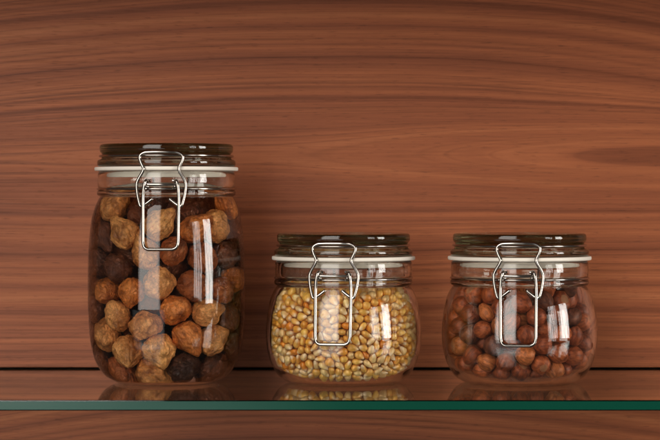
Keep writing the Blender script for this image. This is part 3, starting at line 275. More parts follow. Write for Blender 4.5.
0,-3856,-408,5561,33,-5,-56,109,2,3494,-637,2958,73,42,55,-78,1,3760,-460,4123,73,94,45,3,2,3606,-558,5804,112,-37,19,-43,1,1520,-1587,5742,86,-32,70,-52,2,-2104,-1361,5773,44,72,-9,-94,
0,-3461,-632,3481,9,-27,-68,103,0,-3914,-329,3737,18,46,86,-79,0,4428,46,1804,32,-39,101,-59,3,4344,-12,2603,109,-39,-48,20,3,1205,-1653,6107,58,21,-49,99,0,3660,-451,2282,49,0,97,66,
2,3860,-311,2806,50,11,56,102,2,3563,-499,5268,70,-65,67,50,0,4230,-46,4670,118,41,17,-15,2,-500,-1758,6085,26,3,-78,97,2,832,-1697,5789,19,-45,92,-72,3,-3749,-356,2229,49,-85,24,-77,
3,-3452,-542,3920,83,-76,22,-54,0,4669,308,2181,18,92,66,53,2,3135,-717,5602,90,31,-3,-84,2,4077,-90,5304,32,82,-88,-26,2,-3075,-722,5683,89,0,-34,85,0,-4201,23,5497,41,29,30,113,
2,-4290,103,4829,43,43,84,-73,2,-4633,359,1766,122,34,-5,13,3,3195,-633,4963,13,30,-76,97,2,3838,-209,1324,45,3,77,90,2,-1127,-1572,5788,98,60,26,48,3,-4457,252,3576,22,54,-44,-104,
1,-3725,-261,4798,43,63,-61,-81,1,-3617,-333,5928,106,40,44,-36,2,1214,-1529,5336,66,66,-65,-57,2,-3855,-161,4256,117,-26,-31,30,1,3609,-319,3266,76,29,-80,-55,3,4484,317,3665,63,8,5,-110,
0,-2641,-899,5307,85,73,47,35,1,-2531,-957,5732,15,-10,-93,-84,3,524,-1651,5412,20,11,114,-51,3,4364,235,1314,12,-8,8,-126,1,4033,-2,3773,52,-72,-21,88,0,-3446,-394,4424,38,-92,29,-74,
2,-4307,212,4272,59,-107,-24,-23,2,-3999,-8,3158,2,116,-50,-13,3,4868,646,3955,106,-58,-32,19,3,-1607,-1347,5335,104,70,19,4,2,-3180,-538,5000,92,42,-24,74,2,-4849,663,2688,6,-6,63,-110,
0,-3524,-305,2931,72,-4,17,103,3,-3832,-84,1674,12,9,-115,-51,0,3450,-335,3801,59,-111,4,-19,2,4746,609,3384,101,-5,69,-33,3,4442,391,3023,87,43,-63,-52,0,-4116,149,2040,3,-96,-69,46,
0,4797,667,4469,10,42,65,-101,1,3819,-57,5748,10,-33,-112,48,0,-4634,555,5036,79,95,-16,-22,1,3281,-408,4396,23,-95,-73,-36,2,-4353,358,2665,2,-16,93,-84,2,1975,-1134,6114,37,11,83,88,
2,4360,366,4741,26,-103,17,68,0,4029,143,3320,72,89,-51,-23,3,22,-1593,5337,93,60,-38,-50,3,4730,688,4995,81,74,25,-59,0,3773,-29,4410,36,-87,59,-61,2,-4865,804,3164,52,-112,21,-22,
1,-4355,408,3156,34,-6,61,106,2,3917,108,911,112,-59,12,-4,2,-3382,-262,5395,22,-44,44,-108,2,4618,662,2561,43,82,-7,-86,1,4476,553,1704,67,20,91,55,2,4136,299,5648,16,53,-53,-102,
0,-3876,116,5218,62,0,63,91,3,3850,102,1834,76,16,-86,51,3,-3554,-103,3534,12,-21,-102,-72,2,4180,358,4137,77,32,63,72,3,-1720,-1149,6105,32,-15,-6,-122,1,4244,441,5253,2,24,112,-56,
2,-4239,445,5281,55,-49,-50,-90,3,-4788,883,4387,26,-8,123,-19,2,2082,-957,5323,58,27,72,83,3,-3681,36,2596,7,-51,45,107,1,4734,855,2960,58,-83,58,-51,3,-4324,532,2228,24,-22,90,83,
3,-1985,-988,5344,61,60,21,-92,1,-3854,198,5968,69,-10,-6,106,3,4072,364,2215,52,-54,35,-96,3,-575,-1443,5617,20,-79,52,-82,3,1685,-1111,5612,83,-63,7,-72,0,3248,-216,5827,90,22,-28,-82,
2,2679,-576,5331,85,-70,-52,36,1,2824,-478,6139,36,3,24,119,3,4695,892,2143,48,52,-106,4,2,3675,119,2370,27,-14,39,-117,0,3958,348,2835,39,-93,61,48,1,2355,-725,5769,87,32,69,52,
3,-4350,661,4618,92,-70,30,43,1,5,-1446,5787,61,-66,-23,87,3,1425,-1160,6065,127,8,5,3,1,-4520,817,3929,66,72,44,68,0,-4635,928,3538,63,77,59,52,1,-3953,400,3719,14,-39,110,-48,
1,3772,284,4697,32,-24,-38,114,1,-3869,362,4792,74,-59,-85,-5,0,3614,172,5280,38,-69,-40,-91,2,4787,1099,3350,42,23,-96,-68,0,-3353,-11,5989,102,-27,-39,-60,2,-958,-1268,5324,62,32,-71,-79,
3,1046,-1242,5737,108,-14,-64,-8,3,3049,-216,5323,48,79,47,74,2,-4531,918,1833,80,0,-75,64,3,-4159,621,1733,83,24,62,68,0,-3678,262,2044,67,-47,72,65,2,-3382,50,4589,23,54,-85,-74,
2,-4682,1070,4865,59,-32,77,75,1,4303,773,5848,112,-12,22,-54,1,4174,683,1174,66,-27,-14,-104,2,3280,6,4888,53,22,97,-58,1,4384,854,3596,95,-71,-14,-43,3,3424,127,4012,63,39,1,103,
1,-4343,839,1335,5,81,83,52,2,-1442,-1046,5698,81,-64,-72,18,3,-2710,-362,5345,34,-59,28,104,0,-3723,368,4109,104,10,-55,47,0,4387,895,4636,27,94,-33,-74,0,-4001,589,2919,71,80,43,54,
0,4582,1064,5456,42,50,-68,84,0,-3360,106,5068,52,-3,95,-67,2,-4417,934,5860,18,45,-71,94,0,-3636,316,3183,41,88,65,49,2,-4548,1044,5376,98,71,15,-33,3,-4684,1164,2275,83,25,-21,90,
1,-3380,135,3982,104,13,-18,70,0,-1996,-750,5798,107,31,-17,-58,1,-3431,201,5579,8,51,85,79,1,4005,652,3798,25,-6,-104,68,1,3530,287,2982,19,96,-72,36,3,-684,-1234,6054,63,46,-26,-97,
0,2765,-255,5737,6,46,-42,-111,0,4740,1275,3810,98,15,53,-60,2,3939,624,3294,23,87,-12,-89,0,4417,1017,4089,27,16,58,-109,1,1319,-1025,5309,46,23,-74,-89,2,4684,1255,4446,56,-20,-103,-44,
2,4095,772,1931,44,-22,-104,54,1,4153,848,5060,23,21,42,116,1,-2920,-92,5777,46,-9,85,82,1,3722,513,1559,11,73,99,28,1,-4745,1364,3933,40,82,61,-65,0,-3733,537,1484,72,-39,65,72,
0,4571,1230,2569,56,-62,71,-64,0,-3754,572,2493,59,-86,-41,60,2,3453,340,3527,31,-14,95,-78,3,-4214,961,2630,28,68,-78,-68,0,-2440,-360,5789,63,-91,28,-55,3,4596,1289,5016,51,116,-2,-7,
2,3802,643,4246,39,-4,90,81,2,4321,1070,1636,9,-68,-30,-102,3,-3880,717,5662,54,30,-52,98,0,-3998,814,3494,69,2,-53,-93,2,3426,365,5749,82,-54,53,60,0,-4031,867,4193,90,71,48,-26,
1,584,-1148,5309,82,-71,33,-58,3,-3829,714,909,76,-45,29,86,0,4093,931,2778,50,-51,48,-94,3,-4278,1086,3132,81,97,0,12,2,-4627,1386,3347,64,6,-107,26,3,-4106,963,5005,112,-41,-43,11,
2,2267,-403,6130,65,-2,-78,76,1,-4650,1432,2763,105,69,3,17,0,429,-1155,5738,2,3,-102,-76,2,-2080,-496,5325,66,-47,-58,80,0,4133,1032,2344,99,75,15,20,3,3624,622,2299,10,-19,-5,-125,
3,-1173,-930,6078,78,-71,21,68,0,3845,813,5981,76,-57,-30,-79,3,3770,756,5466,45,33,75,86,0,-1460,-800,5301,100,-77,-17,2,0,3829,808,926,70,38,-69,71,0,3251,353,4536,58,-53,-58,-81,
2,3625,660,5012,46,52,-58,-89,3,-3640,675,5198,49,-3,-102,-57,3,-4141,1100,2119,82,52,69,44,0,-4588,1490,4376,46,9,-75,92,0,4070,1078,3180,61,21,-92,-59,1,-3664,751,4576,4,17,-73,-103,
2,4519,1496,2081,103,68,-15,27,2,2902,174,5574,125,-9,21,-3,0,-4286,1343,3831,75,-14,-32,-97,1,4424,1468,2951,37,-43,77,-83,0,3222,467,5313,13,-45,-96,68,3,4128,1226,5643,121,-29,21,-10,
0,1552,-644,6227,75,-51,-66,59,3,-1651,-591,6025,102,0,-6,-75,0,-764,-963,5700,79,-66,-52,53,2,-4153,1261,4579,65,8,-67,-86,1,1879,-451,5844,73,-40,-64,71,3,-4349,1454,1831,6,99,-18,-77,
2,3697,912,4643,94,-79,5,-31,0,-3179,500,6090,30,-12,-20,-121,3,-4076,1247,6018,109,-61,-18,-13,2,3965,1153,1277,13,-95,-60,-59,2,-4429,1562,2342,74,-44,-90,-23,0,-3380,669,3490,88,19,-33,83,
0,-4416,1556,5535,58,-16,35,-106,3,3582,845,2913,33,96,18,-75,0,-3964,1169,1594,36,80,3,92,2,-2832,248,5325,85,59,46,58,0,4590,1734,3965,18,64,-102,-37,3,-3229,580,4843,88,87,-15,-26,
0,-3441,760,5913,115,-22,-10,49,0,-3423,749,4155,8,-89,52,-73,3,1287,-702,5737,21,-3,54,-113,3,-3684,977,3808,29,-62,-69,-81,3,1629,-516,5437,23,106,-54,39,3,4085,1339,3812,93,-44,44,61,
0,4621,1816,3406,61,57,88,-37,2,3973,1245,4343,91,-25,74,-41,0,3329,716,3911,105,44,44,-33,3,2065,-230,5342,87,40,55,-64,2,3685,1050,3841,114,-28,-30,37,3,-3985,1310,5468,40,18,40,-112,
1,-3583,970,2020,100,25,-52,52,2,4376,1662,4759,89,-9,73,53,1,-3722,1091,3177,33,-96,-77,2,1,3726,1097,1792,7,-85,-17,93,3,-4501,1783,3103,14,84,-43,-84,2,43,-970,5325,103,74,-2,-3,
3,-4495,1802,3646,93,-7,-84,-17,2,4332,1661,5343,78,-79,49,37,1,2441,94,5439,23,112,-55,-10,0,4225,1569,3312,112,60,-4,4,0,-3452,904,2879,37,88,-84,5,1,-3866,1260,1143,27,48,-90,-71,
1,-4258,1612,5015,104,49,-46,-27,2,4296,1648,2501,114,-52,18,-4,2,4290,1649,1652,52,107,24,-38,0,-462,-903,5303,29,-38,-72,93,3,3413,916,3402,102,-65,35,18,0,3976,1410,4977,38,88,-13,82,
3,-3837,1296,2518,76,59,-12,82,3,-227,-908,5945,93,19,-73,-43,3,809,-772,5946,106,1,-1,69,0,-4131,1597,1408,61,2,69,88,0,-3791,1297,4915,50,-68,61,73,2,-4108,1582,2814,109,42,20,45,
3,4296,1752,4300,63,-28,-94,50,3,-2177,-6,5354,48,50,-80,-70,2,3560,1108,2393,56,-56,-11,99,2,-4051,1542,3405,59,16,79,-79,0,-2816,494,5735,35,-59,10,-106,2,3828,1373,2676,40,-106,57,4,
1,3385,1001,5862,49,-18,18,115,2,269,-869,6116,89,-1,-51,75,1,-1815,-208,5680,66,89,31,54,3,2989,681,5702,71,-32,-36,-93,2,-1936,-121,6112,107,-61,-2,-31,2,4493,2012,2966,38,27,-73,-93,
2,-3078,777,5276,93,26,-63,54,0,-4418,1963,4564,102,72,17,-14,1,3989,1582,2003,26,-82,-74,57,1,1747,-220,6345,37,-28,-21,116,2,-3582,1234,5903,83,-75,15,-59,1,-2342,209,5835,15,51,22,113,
2,2125,51,5773,81,-86,-47,-5,1,-1200,-512,5709,103,-68,20,20,3,-3609,1295,4324,90,7,-63,62,1,3618,1303,1039,47,-61,-80,-62,2,-3389,1103,5493,29,-59,-66,86,0,3333,1065,4319,94,82,-23,-9,
2,3550,1264,5068,48,57,-13,102,1,2564,433,5948,116,-4,-15,50,2,4351,1997,2151,35,-109,-16,52,1,3600,1320,5687,45,-14,53,105,3,3150,944,4805,63,-109,5,-18,0,3683,1417,3561,47,26,-71,-91,
2,-3185,978,4466,54,-70,69,60,0,-3809,1541,1976,103,9,59,-46,3,-3976,1694,4231,18,34,31,-117,0,-3754,1516,3888,43,-106,2,-55,2,-3371,1181,4914,69,47,-29,91,1,-632,-694,6246,84,39,-87,-10,
1,4066,1820,5842,35,-84,51,-73,0,-924,-578,5310,83,-90,24,-24,3,-4408,2148,4035,22,23,-54,110,1,-4204,1970,1891,76,12,-96,29,0,-4264,2032,5415,91,7,53,70,3,3158,1048,5276,22,21,53,-111,
0,1006,-518,5354,87,14,-66,64,3,4094,1901,3572,54,-97,-13,-60,2,-4385,2174,2802,63,108,-14,19,0,-3848,1685,5711,28,-20,-1,122,0,-4397,2208,3363,122,-1,33,-13,1,-3517,1400,1526,56,-40,66,84,
2,3703,1580,4568,88,-81,29,-33,3,4337,2169,4562,110,-32,-44,32,1,-4083,1944,2361,70,79,54,46,1,2629,662,5316,90,85,-27,-11,2,3821,1721,5360,90,54,-18,68,3,3882,1783,1198,118,34,26,-21,
0,4073,1971,4963,39,-60,-81,67,3,3690,1629,3055,118,27,13,37,2,3810,1755,4008,9,62,47,-100,3,-3196,1200,3913,107,-68,-3,-1,3,-2950,983,5761,25,10,-50,-114,1,-3341,1335,3475,50,-46,77,-74,
2,-1453,-183,5323,73,41,65,70,1,3290,1309,3015,6,50,110,40,1,-3356,1389,2385,96,-4,23,80,2,4334,2302,4021,24,17,76,-97,0,-3531,1569,901,80,-24,62,73,3,3465,1513,2111,32,104,-51,-40,
1,-4145,2152,4945,40,56,-52,-93,2,-3841,1879,5178,73,-41,95,-8,2,3490,1571,1555,48,-79,23,85,3,-2651,820,6148,86,-10,-10,92,0,1171,-298,6001,23,48,51,104,3,4220,2261,2545,38,-96,14,-73,
0,-3975,2033,3769,29,59,-98,48,2,-2556,753,5336,61,-58,42,85,2,-3373,1493,3043,6,-79,71,-69,3,-3915,2025,3170,55,110,-32,4,0,4048,2151,1674,34,30,-96,69,3,-3690,1830,2696,31,90,-28,79,
3,-3372,1536,5294,20,70,-41,-95,3,4113,2269,5332,45,49,-1,-108,1,3765,1942,2238,9,-52,87,76,1,3787,1968,2732,35,24,42,112,0,1485,-19,5301,74,-68,40,-67,1,4306,2468,3430,50,49,-44,96,
0,-3983,2191,4459,119,-41,17,-7,0,-28,-614,5659,45,44,30,106,1,1649,144,6046,111,-53,-28,16,2,3110,1399,3896,49,69,-56,76,0,1320,-90,5660,49,82,-56,-63,1,-3603,1862,4593,51,-6,-76,88,
2,-3678,1952,1845,7,-86,93,8,0,2406,785,5686,62,-46,-72,70,3,1963,420,5334,19,-4,73,102,2,-3734,2026,1193,84,72,-52,33,3,-567,-477,5682,81,-64,10,73,3,-1781,283,5337,46,-49,57,-92,
2,501,-491,5325,44,-32,-66,93,1,-1337,-31,6160,92,22,-77,36,0,-3975,2292,1563,35,-28,-47,-109,1,3318,1668,5370,71,72,3,-77,1,-2110,579,5677,53,-37,-105,30,2,2497,936,6103,107,18,-49,-44,
1,2799,1225,5574,122,-1,15,30,1,-3588,1983,4093,54,-56,-94,-36,2,-4051,2429,2571,77,-90,-38,25,2,3875,2262,5973,72,-43,-30,90,1,-4049,2432,2123,35,50,87,70,2,-4131,2514,3088,51,70,85,37,
3,3735,2159,4300,32,56,3,109,3,-3609,2044,5607,56,-65,46,-82,2,-4196,2613,3650,107,26,-1,63,2,3889,2318,3264,111,-54,-26,15,3,3326,1782,4797,91,-43,-9,-77,1,3171,1638,3369,104,41,-29,-54,
3,-3100,1580,4350,6,-54,47,105,0,-2790,1303,5361,48,-95,-26,-64,1,-3351,1830,6093,26,30,39,114,0,4065,2539,2923,105,-55,37,-25,1,3673,2172,1336,47,-39,106,32,1,-2923,1463,4797,50,-10,-34,-111,
2,3222,1746,2485,92,66,19,55,3,3581,2091,5575,107,24,-19,-61,1,2951,1497,4391,64,24,-3,107,1,3374,1904,1020,12,64,105,30,3,-887,-210,6093,73,-87,2,-56,1,3256,1796,4237,76,45,29,86,
2,-2983,1542,5726,66,-69,-65,52,3,-3273,1823,4909,36,-72,-50,-85,0,-1672,371,5958,8,7,109,-65,1,-3478,2021,3448,36,50,-104,40,3,3799,2340,3812,89,63,47,45,1,3516,2072,3465,47,109,-28,34,
3,4014,2572,2094,99,78,15,-4,1,3016,1621,5986,101,19,67,-34,2,4028,2605,4273,105,-21,44,-53,0,-4083,2660,4244,82,97,-7,-9,1,-3234,1840,1971,50,35,16,-110,3,2874,1508,4995,33,58,-40,101,
1,3899,2500,4777,25,3,85,91,1,3288,1921,3802,99,-70,-22,-30,1,1929,683,6020,34,34,-66,-97,1,-3304,1988,1385,36,-68,-90,-46,1,-2399,1163,5706,107,11,-14,-66,0,-3095,1826,3690,82,-52,-49,66,
1,-3872,2596,5229,99,73,-2,-33,1,-3563,2326,2824,98,-40,-6,-70,3,4005,2762,2538,61,-86,-25,67,2,2223,1040,5335,85,-78,43,-31,1,595,-249,5686,101,59,40,30,3,-3758,2530,5715,72,-47,-30,-88,
1,1457,383,5671,20,44,39,111,3,-3036,1850,3235,37,-97,-37,-64,0,-3163,1983,2715,81,78,49,-33,1,3202,2022,2925,90,90,2,7,3,-3720,2531,3380,45,-72,63,-70,2,-1941,832,5338,105,-56,-44,8,
1,-3870,2690,4706,49,-82,10,83,1,3418,2263,2538,38,98,-21,-67,3,3500,2349,5038,107,64,21,-9,0,-3399,2250,2289,93,64,-58,-2,1,2593,1471,6087,53,-23,-19,112,1,3983,2836,3846,19,-4,-122,28,
0,-3433,2294,4832,115,2,-54,7,1,3221,2104,2015,66,-26,-61,86,1,-2978,1877,5364,111,-59,-7,16,0,3829,2736,5182,25,47,-72,-90,1,3690,2600,1753,72,-80,65,-17,2,3668,2579,5558,104,-37,38,-50,
1,-3623,2585,3893,68,107,10,-6,1,2610,1593,5483,9,-14,-39,-120,2,3074,2053,5813,96,-58,-59,-14,0,3427,2404,4519,89,46,-72,32,0,-1096,214,5776,12,-18,-104,69,3,3534,2560,2964,43,-85,-54,-64,
1,-208,-297,5318,69,-73,-58,52,2,-3534,2567,4326,34,-35,72,-92,1,2980,2021,5294,29,94,78,21,3,-3933,2970,3211,49,45,91,59,2,-2822,1871,4040,74,-26,78,63,2,-3174,2224,5917,110,-51,-32,-18,
3,3118,2177,1478,102,16,66,-33,1,-1939,1035,5965,90,11,30,84,3,-819,53,5334,77,-49,49,-74,1,-3269,2342,939,77,-53,80,-32,3,2189,1286,5782,116,-2,52,-3,1,-3087,2174,4280,30,73,38,-92,
1,1072,269,6120,28,-92,-76,-34,0,-3559,2653,2399,42,-110,-12,45,0,3498,2594,2277,2,36,113,-47,1,938,171,5308,59,-47,-58,84,1,-325,-225,6101,80,-25,13,95,1,1404,587,5308,34,38,-66,-95,
2,568,-88,6114,95,-45,59,-42,0,-2776,1914,6010,63,9,15,109,1,-3906,3043,3732,109,5,47,45,1,-3783,2924,2690,64,17,-97,-49,0,2946,2097,4762,54,101,28,-48,0,-3287,2443,1844,88,81,-28,33,
1,3343,2510,4017,46,3,94,72,0,3862,3048,3350,89,89,9,12,2,2969,2158,3289,45,-53,-69,81,0,3410,2600,1402,8,-64,108,-17,1,1685,915,5684,80,-66,65,-34,2,-3440,2676,1293,7,36,41,-115,
1,-2308,1554,6154,52,56,23,99,0,-1462,736,5678,28,-31,-89,80,1,-2707,1951,4565,17,-25,-73,-99,2,3725,2975,4282,55,-36,0,-109,2,-3623,2877,1736,24,-25,-39,116,1,3405,2664,6022,33,-3,-61,-106,
3,-3265,2534,5357,107,30,-50,37,3,-3156,2428,3361,40,11,118,-24,1,2778,2069,4268,66,-29,-55,89,2,3237,2543,3520,10,-101,-24,-72,0,-2119,1435,5301,31,23,-71,-98,0,3028,2382,920,51,-40,31,105,
1,-3321,2688,4828,89,-15,-85,-28,1,-2896,2264,2217,81,-2,-16,-97,1,-2464,1839,5698,66,94,-50,20,2,-1077,494,5323,36,-44,-63,94,3,3699,3096,2839,85,-4,59,74,2,-2965,2372,1516,50,-117,-3,-3,
0,1685,1104,5304,7,22,-79,-97,0,3066,2489,5532,101,-28,52,-49,3,-2915,2366,5054,88,84,-22,28,3,-3500,2961,5370,111,-27,-47,29,3,-2788,2258,2842,42,-24,-34,-112,2,-3704,3189,4255,23,13,-44,116,
0,2655,2132,6100,82,56,-19,77,0,3327,2817,4566,25,-9,-4,-124,2,3552,3056,2134,84,62,66,31,1,-1416,922,5308,28,15,73,99,1,3731,3250,3781,105,-17,-65,-24,2,-2949,2461,3857,64,101,-19,-38,
1,2761,2272,2698,99,-20,-32,-70,2,-1985,1494,5735,107,-63,27,4,2,2646,2160,3828,74,59,84,-14,3,2101,1625,5334,92,-60,-34,54,1,-2486,2021,5038,110,31,-41,36,3,-3282,2828,5829,117,3,-28,-41,
0,-3177,2725,2696,18,46,-68,96,0,2448,1992,5184,68,65,79,32,1,3437,2994,5508,99,32,-67,28,0,-766,340,6198,48,-68,33,90,3,3000,2565,1747,4,5,9,-126,1,1834,1389,6100,92,-34,25,-76,
1,-3384,2959,3614,78,51,40,76,3,2930,2513,4455,92,3,-40,-78,1,-2639,2223,3548,55,-41,101,33,2,-3595,3198,2241,108,-39,27,-48,1,-2814,2422,5742,92,-77,-28,-29,2,2165,1786,5883,107,-31,52,32,
1,-3511,3157,4849,14,42,-13,-118,0,2884,2533,5029,61,-92,7,-63,3,2984,2645,3005,115,16,30,-42,3,2986,2647,2318,32,39,42,-109,3,567,246,5771,47,19,96,65,3,-3262,2946,3118,112,51,-31,-8,
3,3526,3214,5017,94,-46,-57,44,2,3318,3008,1746,46,-102,58,-16,2,-1559,1233,5762,84,-45,15,-83,2,-1142,823,6017,99,-75,25,6,2,-2877,2582,4514,4,65,-25,106,0,-421,140,5686,75,34,-36,-89,
0,3255,2974,2590,90,-14,7,88,3,3305,3043,3197,94,-85,-4,-4,0,-3191,2930,2128,96,26,8,78,2,3130,2890,1177,54,-38,28,105,2,-3123,2883,4130,30,68,-59,-85,3,-7,-87,5734,105,-44,54,15,
3,2446,2214,4728,7,19,-85,-92,2,2384,2182,5572,62,-70,39,-77,3,-3573,3396,3331,46,-97,51,-44,1,944,737,5629,83,79,-16,52,0,208,44,5310,71,78,50,49,1,-3514,3375,2800,29,4,-74,99,
2,-3099,2955,1486,6,-23,33,-120,2,2772,2624,5884,72,-38,12,-97,3,-2474,2340,5450,89,9,77,47,3,2756,2644,3979,56,-48,83,-62,0,-2912,2806,1016,31,94,-29,74,2,1230,1092,5892,100,36,30,62,
2,3488,3398,2451,28,-90,33,79,2,-834,708,5674,47,-50,53,-93,2,-2844,2823,5369,57,94,33,55,0,-3315,3308,1764,69,-50,94,5,2,3148,3149,3667,24,-28,82,-90,1,3176,3180,4148,68,90,31,49,
1,3397,3408,4589,84,93,11,15,1,-2735,2734,2054,11,7,119,-41,2,-2854,2859,3494,91,75,23,42,0,2067,2060,6352,106,68,-14,1,3,-3419,3448,3860,2,-30,112,51,3,-1610,1603,5334,14,-8,69,-106,
0,1521,1513,5669,81,-48,-68,51,3,-2851,2877,6128,77,-1,-8,101,0,-2061,2075,5965,117,44,23,8,1,2573,2599,3564,61,106,34,5,2,3173,3220,5893,64,-17,-42,100,1,-1951,1973,5471,16,-101,-2,75,
0,2819,2871,5456,12,118,31,-33,0,763,795,6080,84,71,11,-63,1,-1599,1654,6221,83,94,-17,10,1,-2450,2527,4133,20,10,-107,64,1,-3360,3485,4359,38,20,-43,111,1,-2928,3049,4972,48,4,-94,71,
2,-2745,2869,2899,53,44,10,-106,3,-363,469,5334,27,35,-64,-100,2,2912,3089,4772,22,-33,9,120,3,-2263,2430,4543,94,-20,55,62,2,-2493,2665,2514,37,-95,-20,-72,1,-3189,3382,5399,57,60,39,88,
2,1376,1534,6248,15,-23,21,122,1,-2451,2647,4978,83,-84,-11,-45,0,2281,2483,4326,63,-42,97,-32,3,2528,2744,2094,44,-110,-36,-29,1,-2895,3123,4502,43,-78,83,-36,3,2467,2688,3066,89,73,-54,-1,
3,-3011,3249,5861,18,26,-47,-114,0,920,1125,6351,41,-99,21,-65,3,-238,454,6150,47,17,-100,60,2,1047,1261,5330,16,6,86,-91,0,-1065,1296,5671,68,52,30,89,2,510,743,5334,87,84,-33,-19,
0,1480,1730,5306,56,-41,-79,71,2,259,532,6096,88,85,-18,30,1,2208,2492,5283,19,106,49,46,3,2705,2999,4318,94,-47,-65,27,0,2843,3144,1671,33,-27,-76,92,3,91,440,5622,77,-69,-21,70,
0,3295,3611,2950,70,100,13,32,2,3100,3419,5334,53,51,63,-83,2,2139,2454,5856,88,30,44,74,3,3308,3648,3427,75,102,6,10,3,-3207,3548,4906,103,-10,59,-45,2,2924,3260,2402,68,94,24,-46,
0,2472,2800,4792,25,-23,10,122,1,2497,2830,2612,48,85,-37,-72,2,-2345,2678,3076,104,-18,-26,65,2,-3010,3355,2642,86,85,14,37,2,-593,926,6104,118,43,11,19,3,2855,3217,2880,101,68,-24,-28,
1,1711,2055,5698,55,-31,91,-62,2,-3091,3470,2210,77,-92,-21,37,3,-2364,2736,6208,16,21,32,120,1,2757,3139,3371,80,94,-16,-24,0,2575,2959,876,79,-34,71,-61,3,3118,3515,1914,8,-28,67,-104,
3,3205,3613,3914,83,-80,38,-38,1,-682,1092,5315,90,86,-8,-25,0,-2450,2870,1490,16,74,41,-93,1,483,926,5744,35,-57,-71,81,0,1506,1929,6044,89,-53,47,-57,3,-3044,3494,3462,95,63,53,-18,
2,-2830,3278,1258,30,102,-38,58,1,-2762,3210,1782,115,44,25,-17,0,-1047,1487,5301,24,10,76,98,2,-1444,1900,5893,48,112,-32,17,3,-3185,3674,3001,71,-69,59,53,1,-2456,2936,5778,14,-34,71,99,
0,1743,2220,5301,91,-66,-35,48,2,-2246,2728,3654,27,76,81,54,1,-1971,2459,5195,100,-6,60,50,0,-2862,3367,4039,43,0,-113,39,2,2696,3206,3893,10,-24,-112,54,0,-2478,3014,3932,106,18,-66,13,
3,-792,1340,6224,18,23,13,-123,0,-2067,2610,5773,57,-6,7,-113,2,-159,866,5882,91,-21,68,53,3,2112,2677,3952,54,-69,85,-35,2,2746,3370,1277,72,48,-92,-12,1,3087,3722,4376,81,-44,-61,62,
0,852,1506,5682,55,-31,-67,87,0,3048,3689,4857,41,2,79,-91,3,1968,2607,4810,103,-33,-40,-53,2,481,1195,6099,25,-63,-45,98,0,978,1637,6044,82,-69,-7,68,1,2317,2963,5650,71,-10,67,-80,
3,-1385,2044,5345,100,-41,-48,-46,1,-48,1003,5309,86,73,28,53,3,-2572,3251,5280,65,-40,35,95,0,-1048,1744,6166,23,5,49,115,1,-2371,3052,948,93,-9,72,48,2,-413,1233,5643,93,-70,3,51,
0,-3051,3773,4444,63,39,1,103,2,2178,2898,3478,66,100,-40,-14,3,-2488,3211,3480,40,-55,97,-46,3,544,1355,5335,47,-45,-57,93,3,-1669,2412,5746,88,44,-33,73,0,2832,3580,5670,97,44,-43,54,
1,1760,2513,6060,90,-24,-4,-87,2,2196,2952,6187,44,37,-53,-100,2,-2573,3330,2297,65,52,63,-71,1,-2008,2770,4121,115,-20,-21,-46,3,2600,3390,2042,93,65,-57,1,3,2448,3241,5291,69,8,91,-54,
1,-2307,3104,4510,46,14,97,66,2,-2168,2998,5460,64,-6,76,80,2,2043,2890,4394,43,-73,-30,-90,3,2788,3639,3146,83,21,-93,-5,2,-2370,3227,2835,49,-29,50,-102,3,-2580,3437,4763,89,-77,33,35,
0,-2133,3001,2076,13,-106,-30,61,1,1119,2033,5707,32,37,-59,-101,2,-851,1798,5739,104,20,70,8,0,-2608,3492,3071,66,58,-86,-31,0,2925,3810,2262,77,-64,-48,63,1,-2930,3815,3799,82,-77,-2,58,
1,2234,3136,1575,73,52,71,-55,2,2168,3071,2212,58,-12,-112,2,3,-1898,2809,4764,53,82,60,55,1,2895,3800,2695,88,-79,43,-18,0,-318,1464,6089,90,77,46,4,3,2272,3202,3058,74,81,-23,-59,
1,-2750,3687,1926,5,64,-69,-85,1,2472,3417,5994,81,-10,9,-97,3,1821,2782,5507,79,-8,-20,-97,3,-2865,3827,2495,48,0,-90,-76,2,-2672,3635,5665,5,-12,106,68,3,2673,3639,5128,115,-38,24,30,
1,120,1494,5627,22,65,58,-89,2,708,1827,5336,3,-72,2,104,3,-2190,3213,4961,79,-69,29,-65,1,2595,3621,1602,33,10,97,75,0,2684,3712,4011,69,-41,97,13,2,-381,1674,5324,98,-70,-34,21,
0,-1932,2995,3238,108,-61,5,-26,1,2215,3284,4055,50,-49,-102,28,2,285,1659,6101,100,-39,-63,25,0,-2007,3098,2533,107,35,48,35,1,1080,2246,5316,47,32,-83,-77,2,2461,3559,4489,90,-25,48,-71,
2,2392,3496,2663,19,25,-103,67,3,-2461,3572,6091,105,66,20,-17,2,-2783,3893,3335,84,-91,-20,21,0,-2768,3879,5064,104,40,26,55,2,1299,2469,6101,41,27,-32,-113,2,-1038,2263,5765,67,29,-70,-77,
1,2898,4034,3324,32,-23,-10,120,0,2117,3279,1039,29,-16,123,5,2,2127,3311,4811,58,55,49,86,0,1899,3092,2752,48,-107,48,6,1,-2261,3444,3905,17,-80,-16,96,2,-1956,3149,6010,61,12,-41,-103,
2,2433,3613,3592,56,30,-77,78,2,-1207,2459,6248,105,-35,62,-9,3,566,1968,6383,108,37,-26,-49,1,-890,2206,5309,29,-35,69,-96,1,1951,3160,5199,14,37,106,-58,2,-1578,2815,5996,84,-3,9,-95,
3,-198,1831,5783,109,-64,-5,-7,1,-1839,3081,3802,96,19,72,-38,2,1316,2605,5609,91,-82,-31,-11,2,-2307,3539,1140,55,-75,17,-85,3,1725,2990,3927,9,-120,37,14,1,465,1991,5874,91,-52,-70,15,
2,-2501,3755,1504,3,-43,-78,90,0,-2596,3870,4098,80,-66,-31,67,3,-1312,2665,5345,107,43,-52,15,3,57,1926,5337,13,-7,-74,-102,3,-654,2188,6168,45,114,-31,4,1,2032,3372,5797,106,10,-15,67,
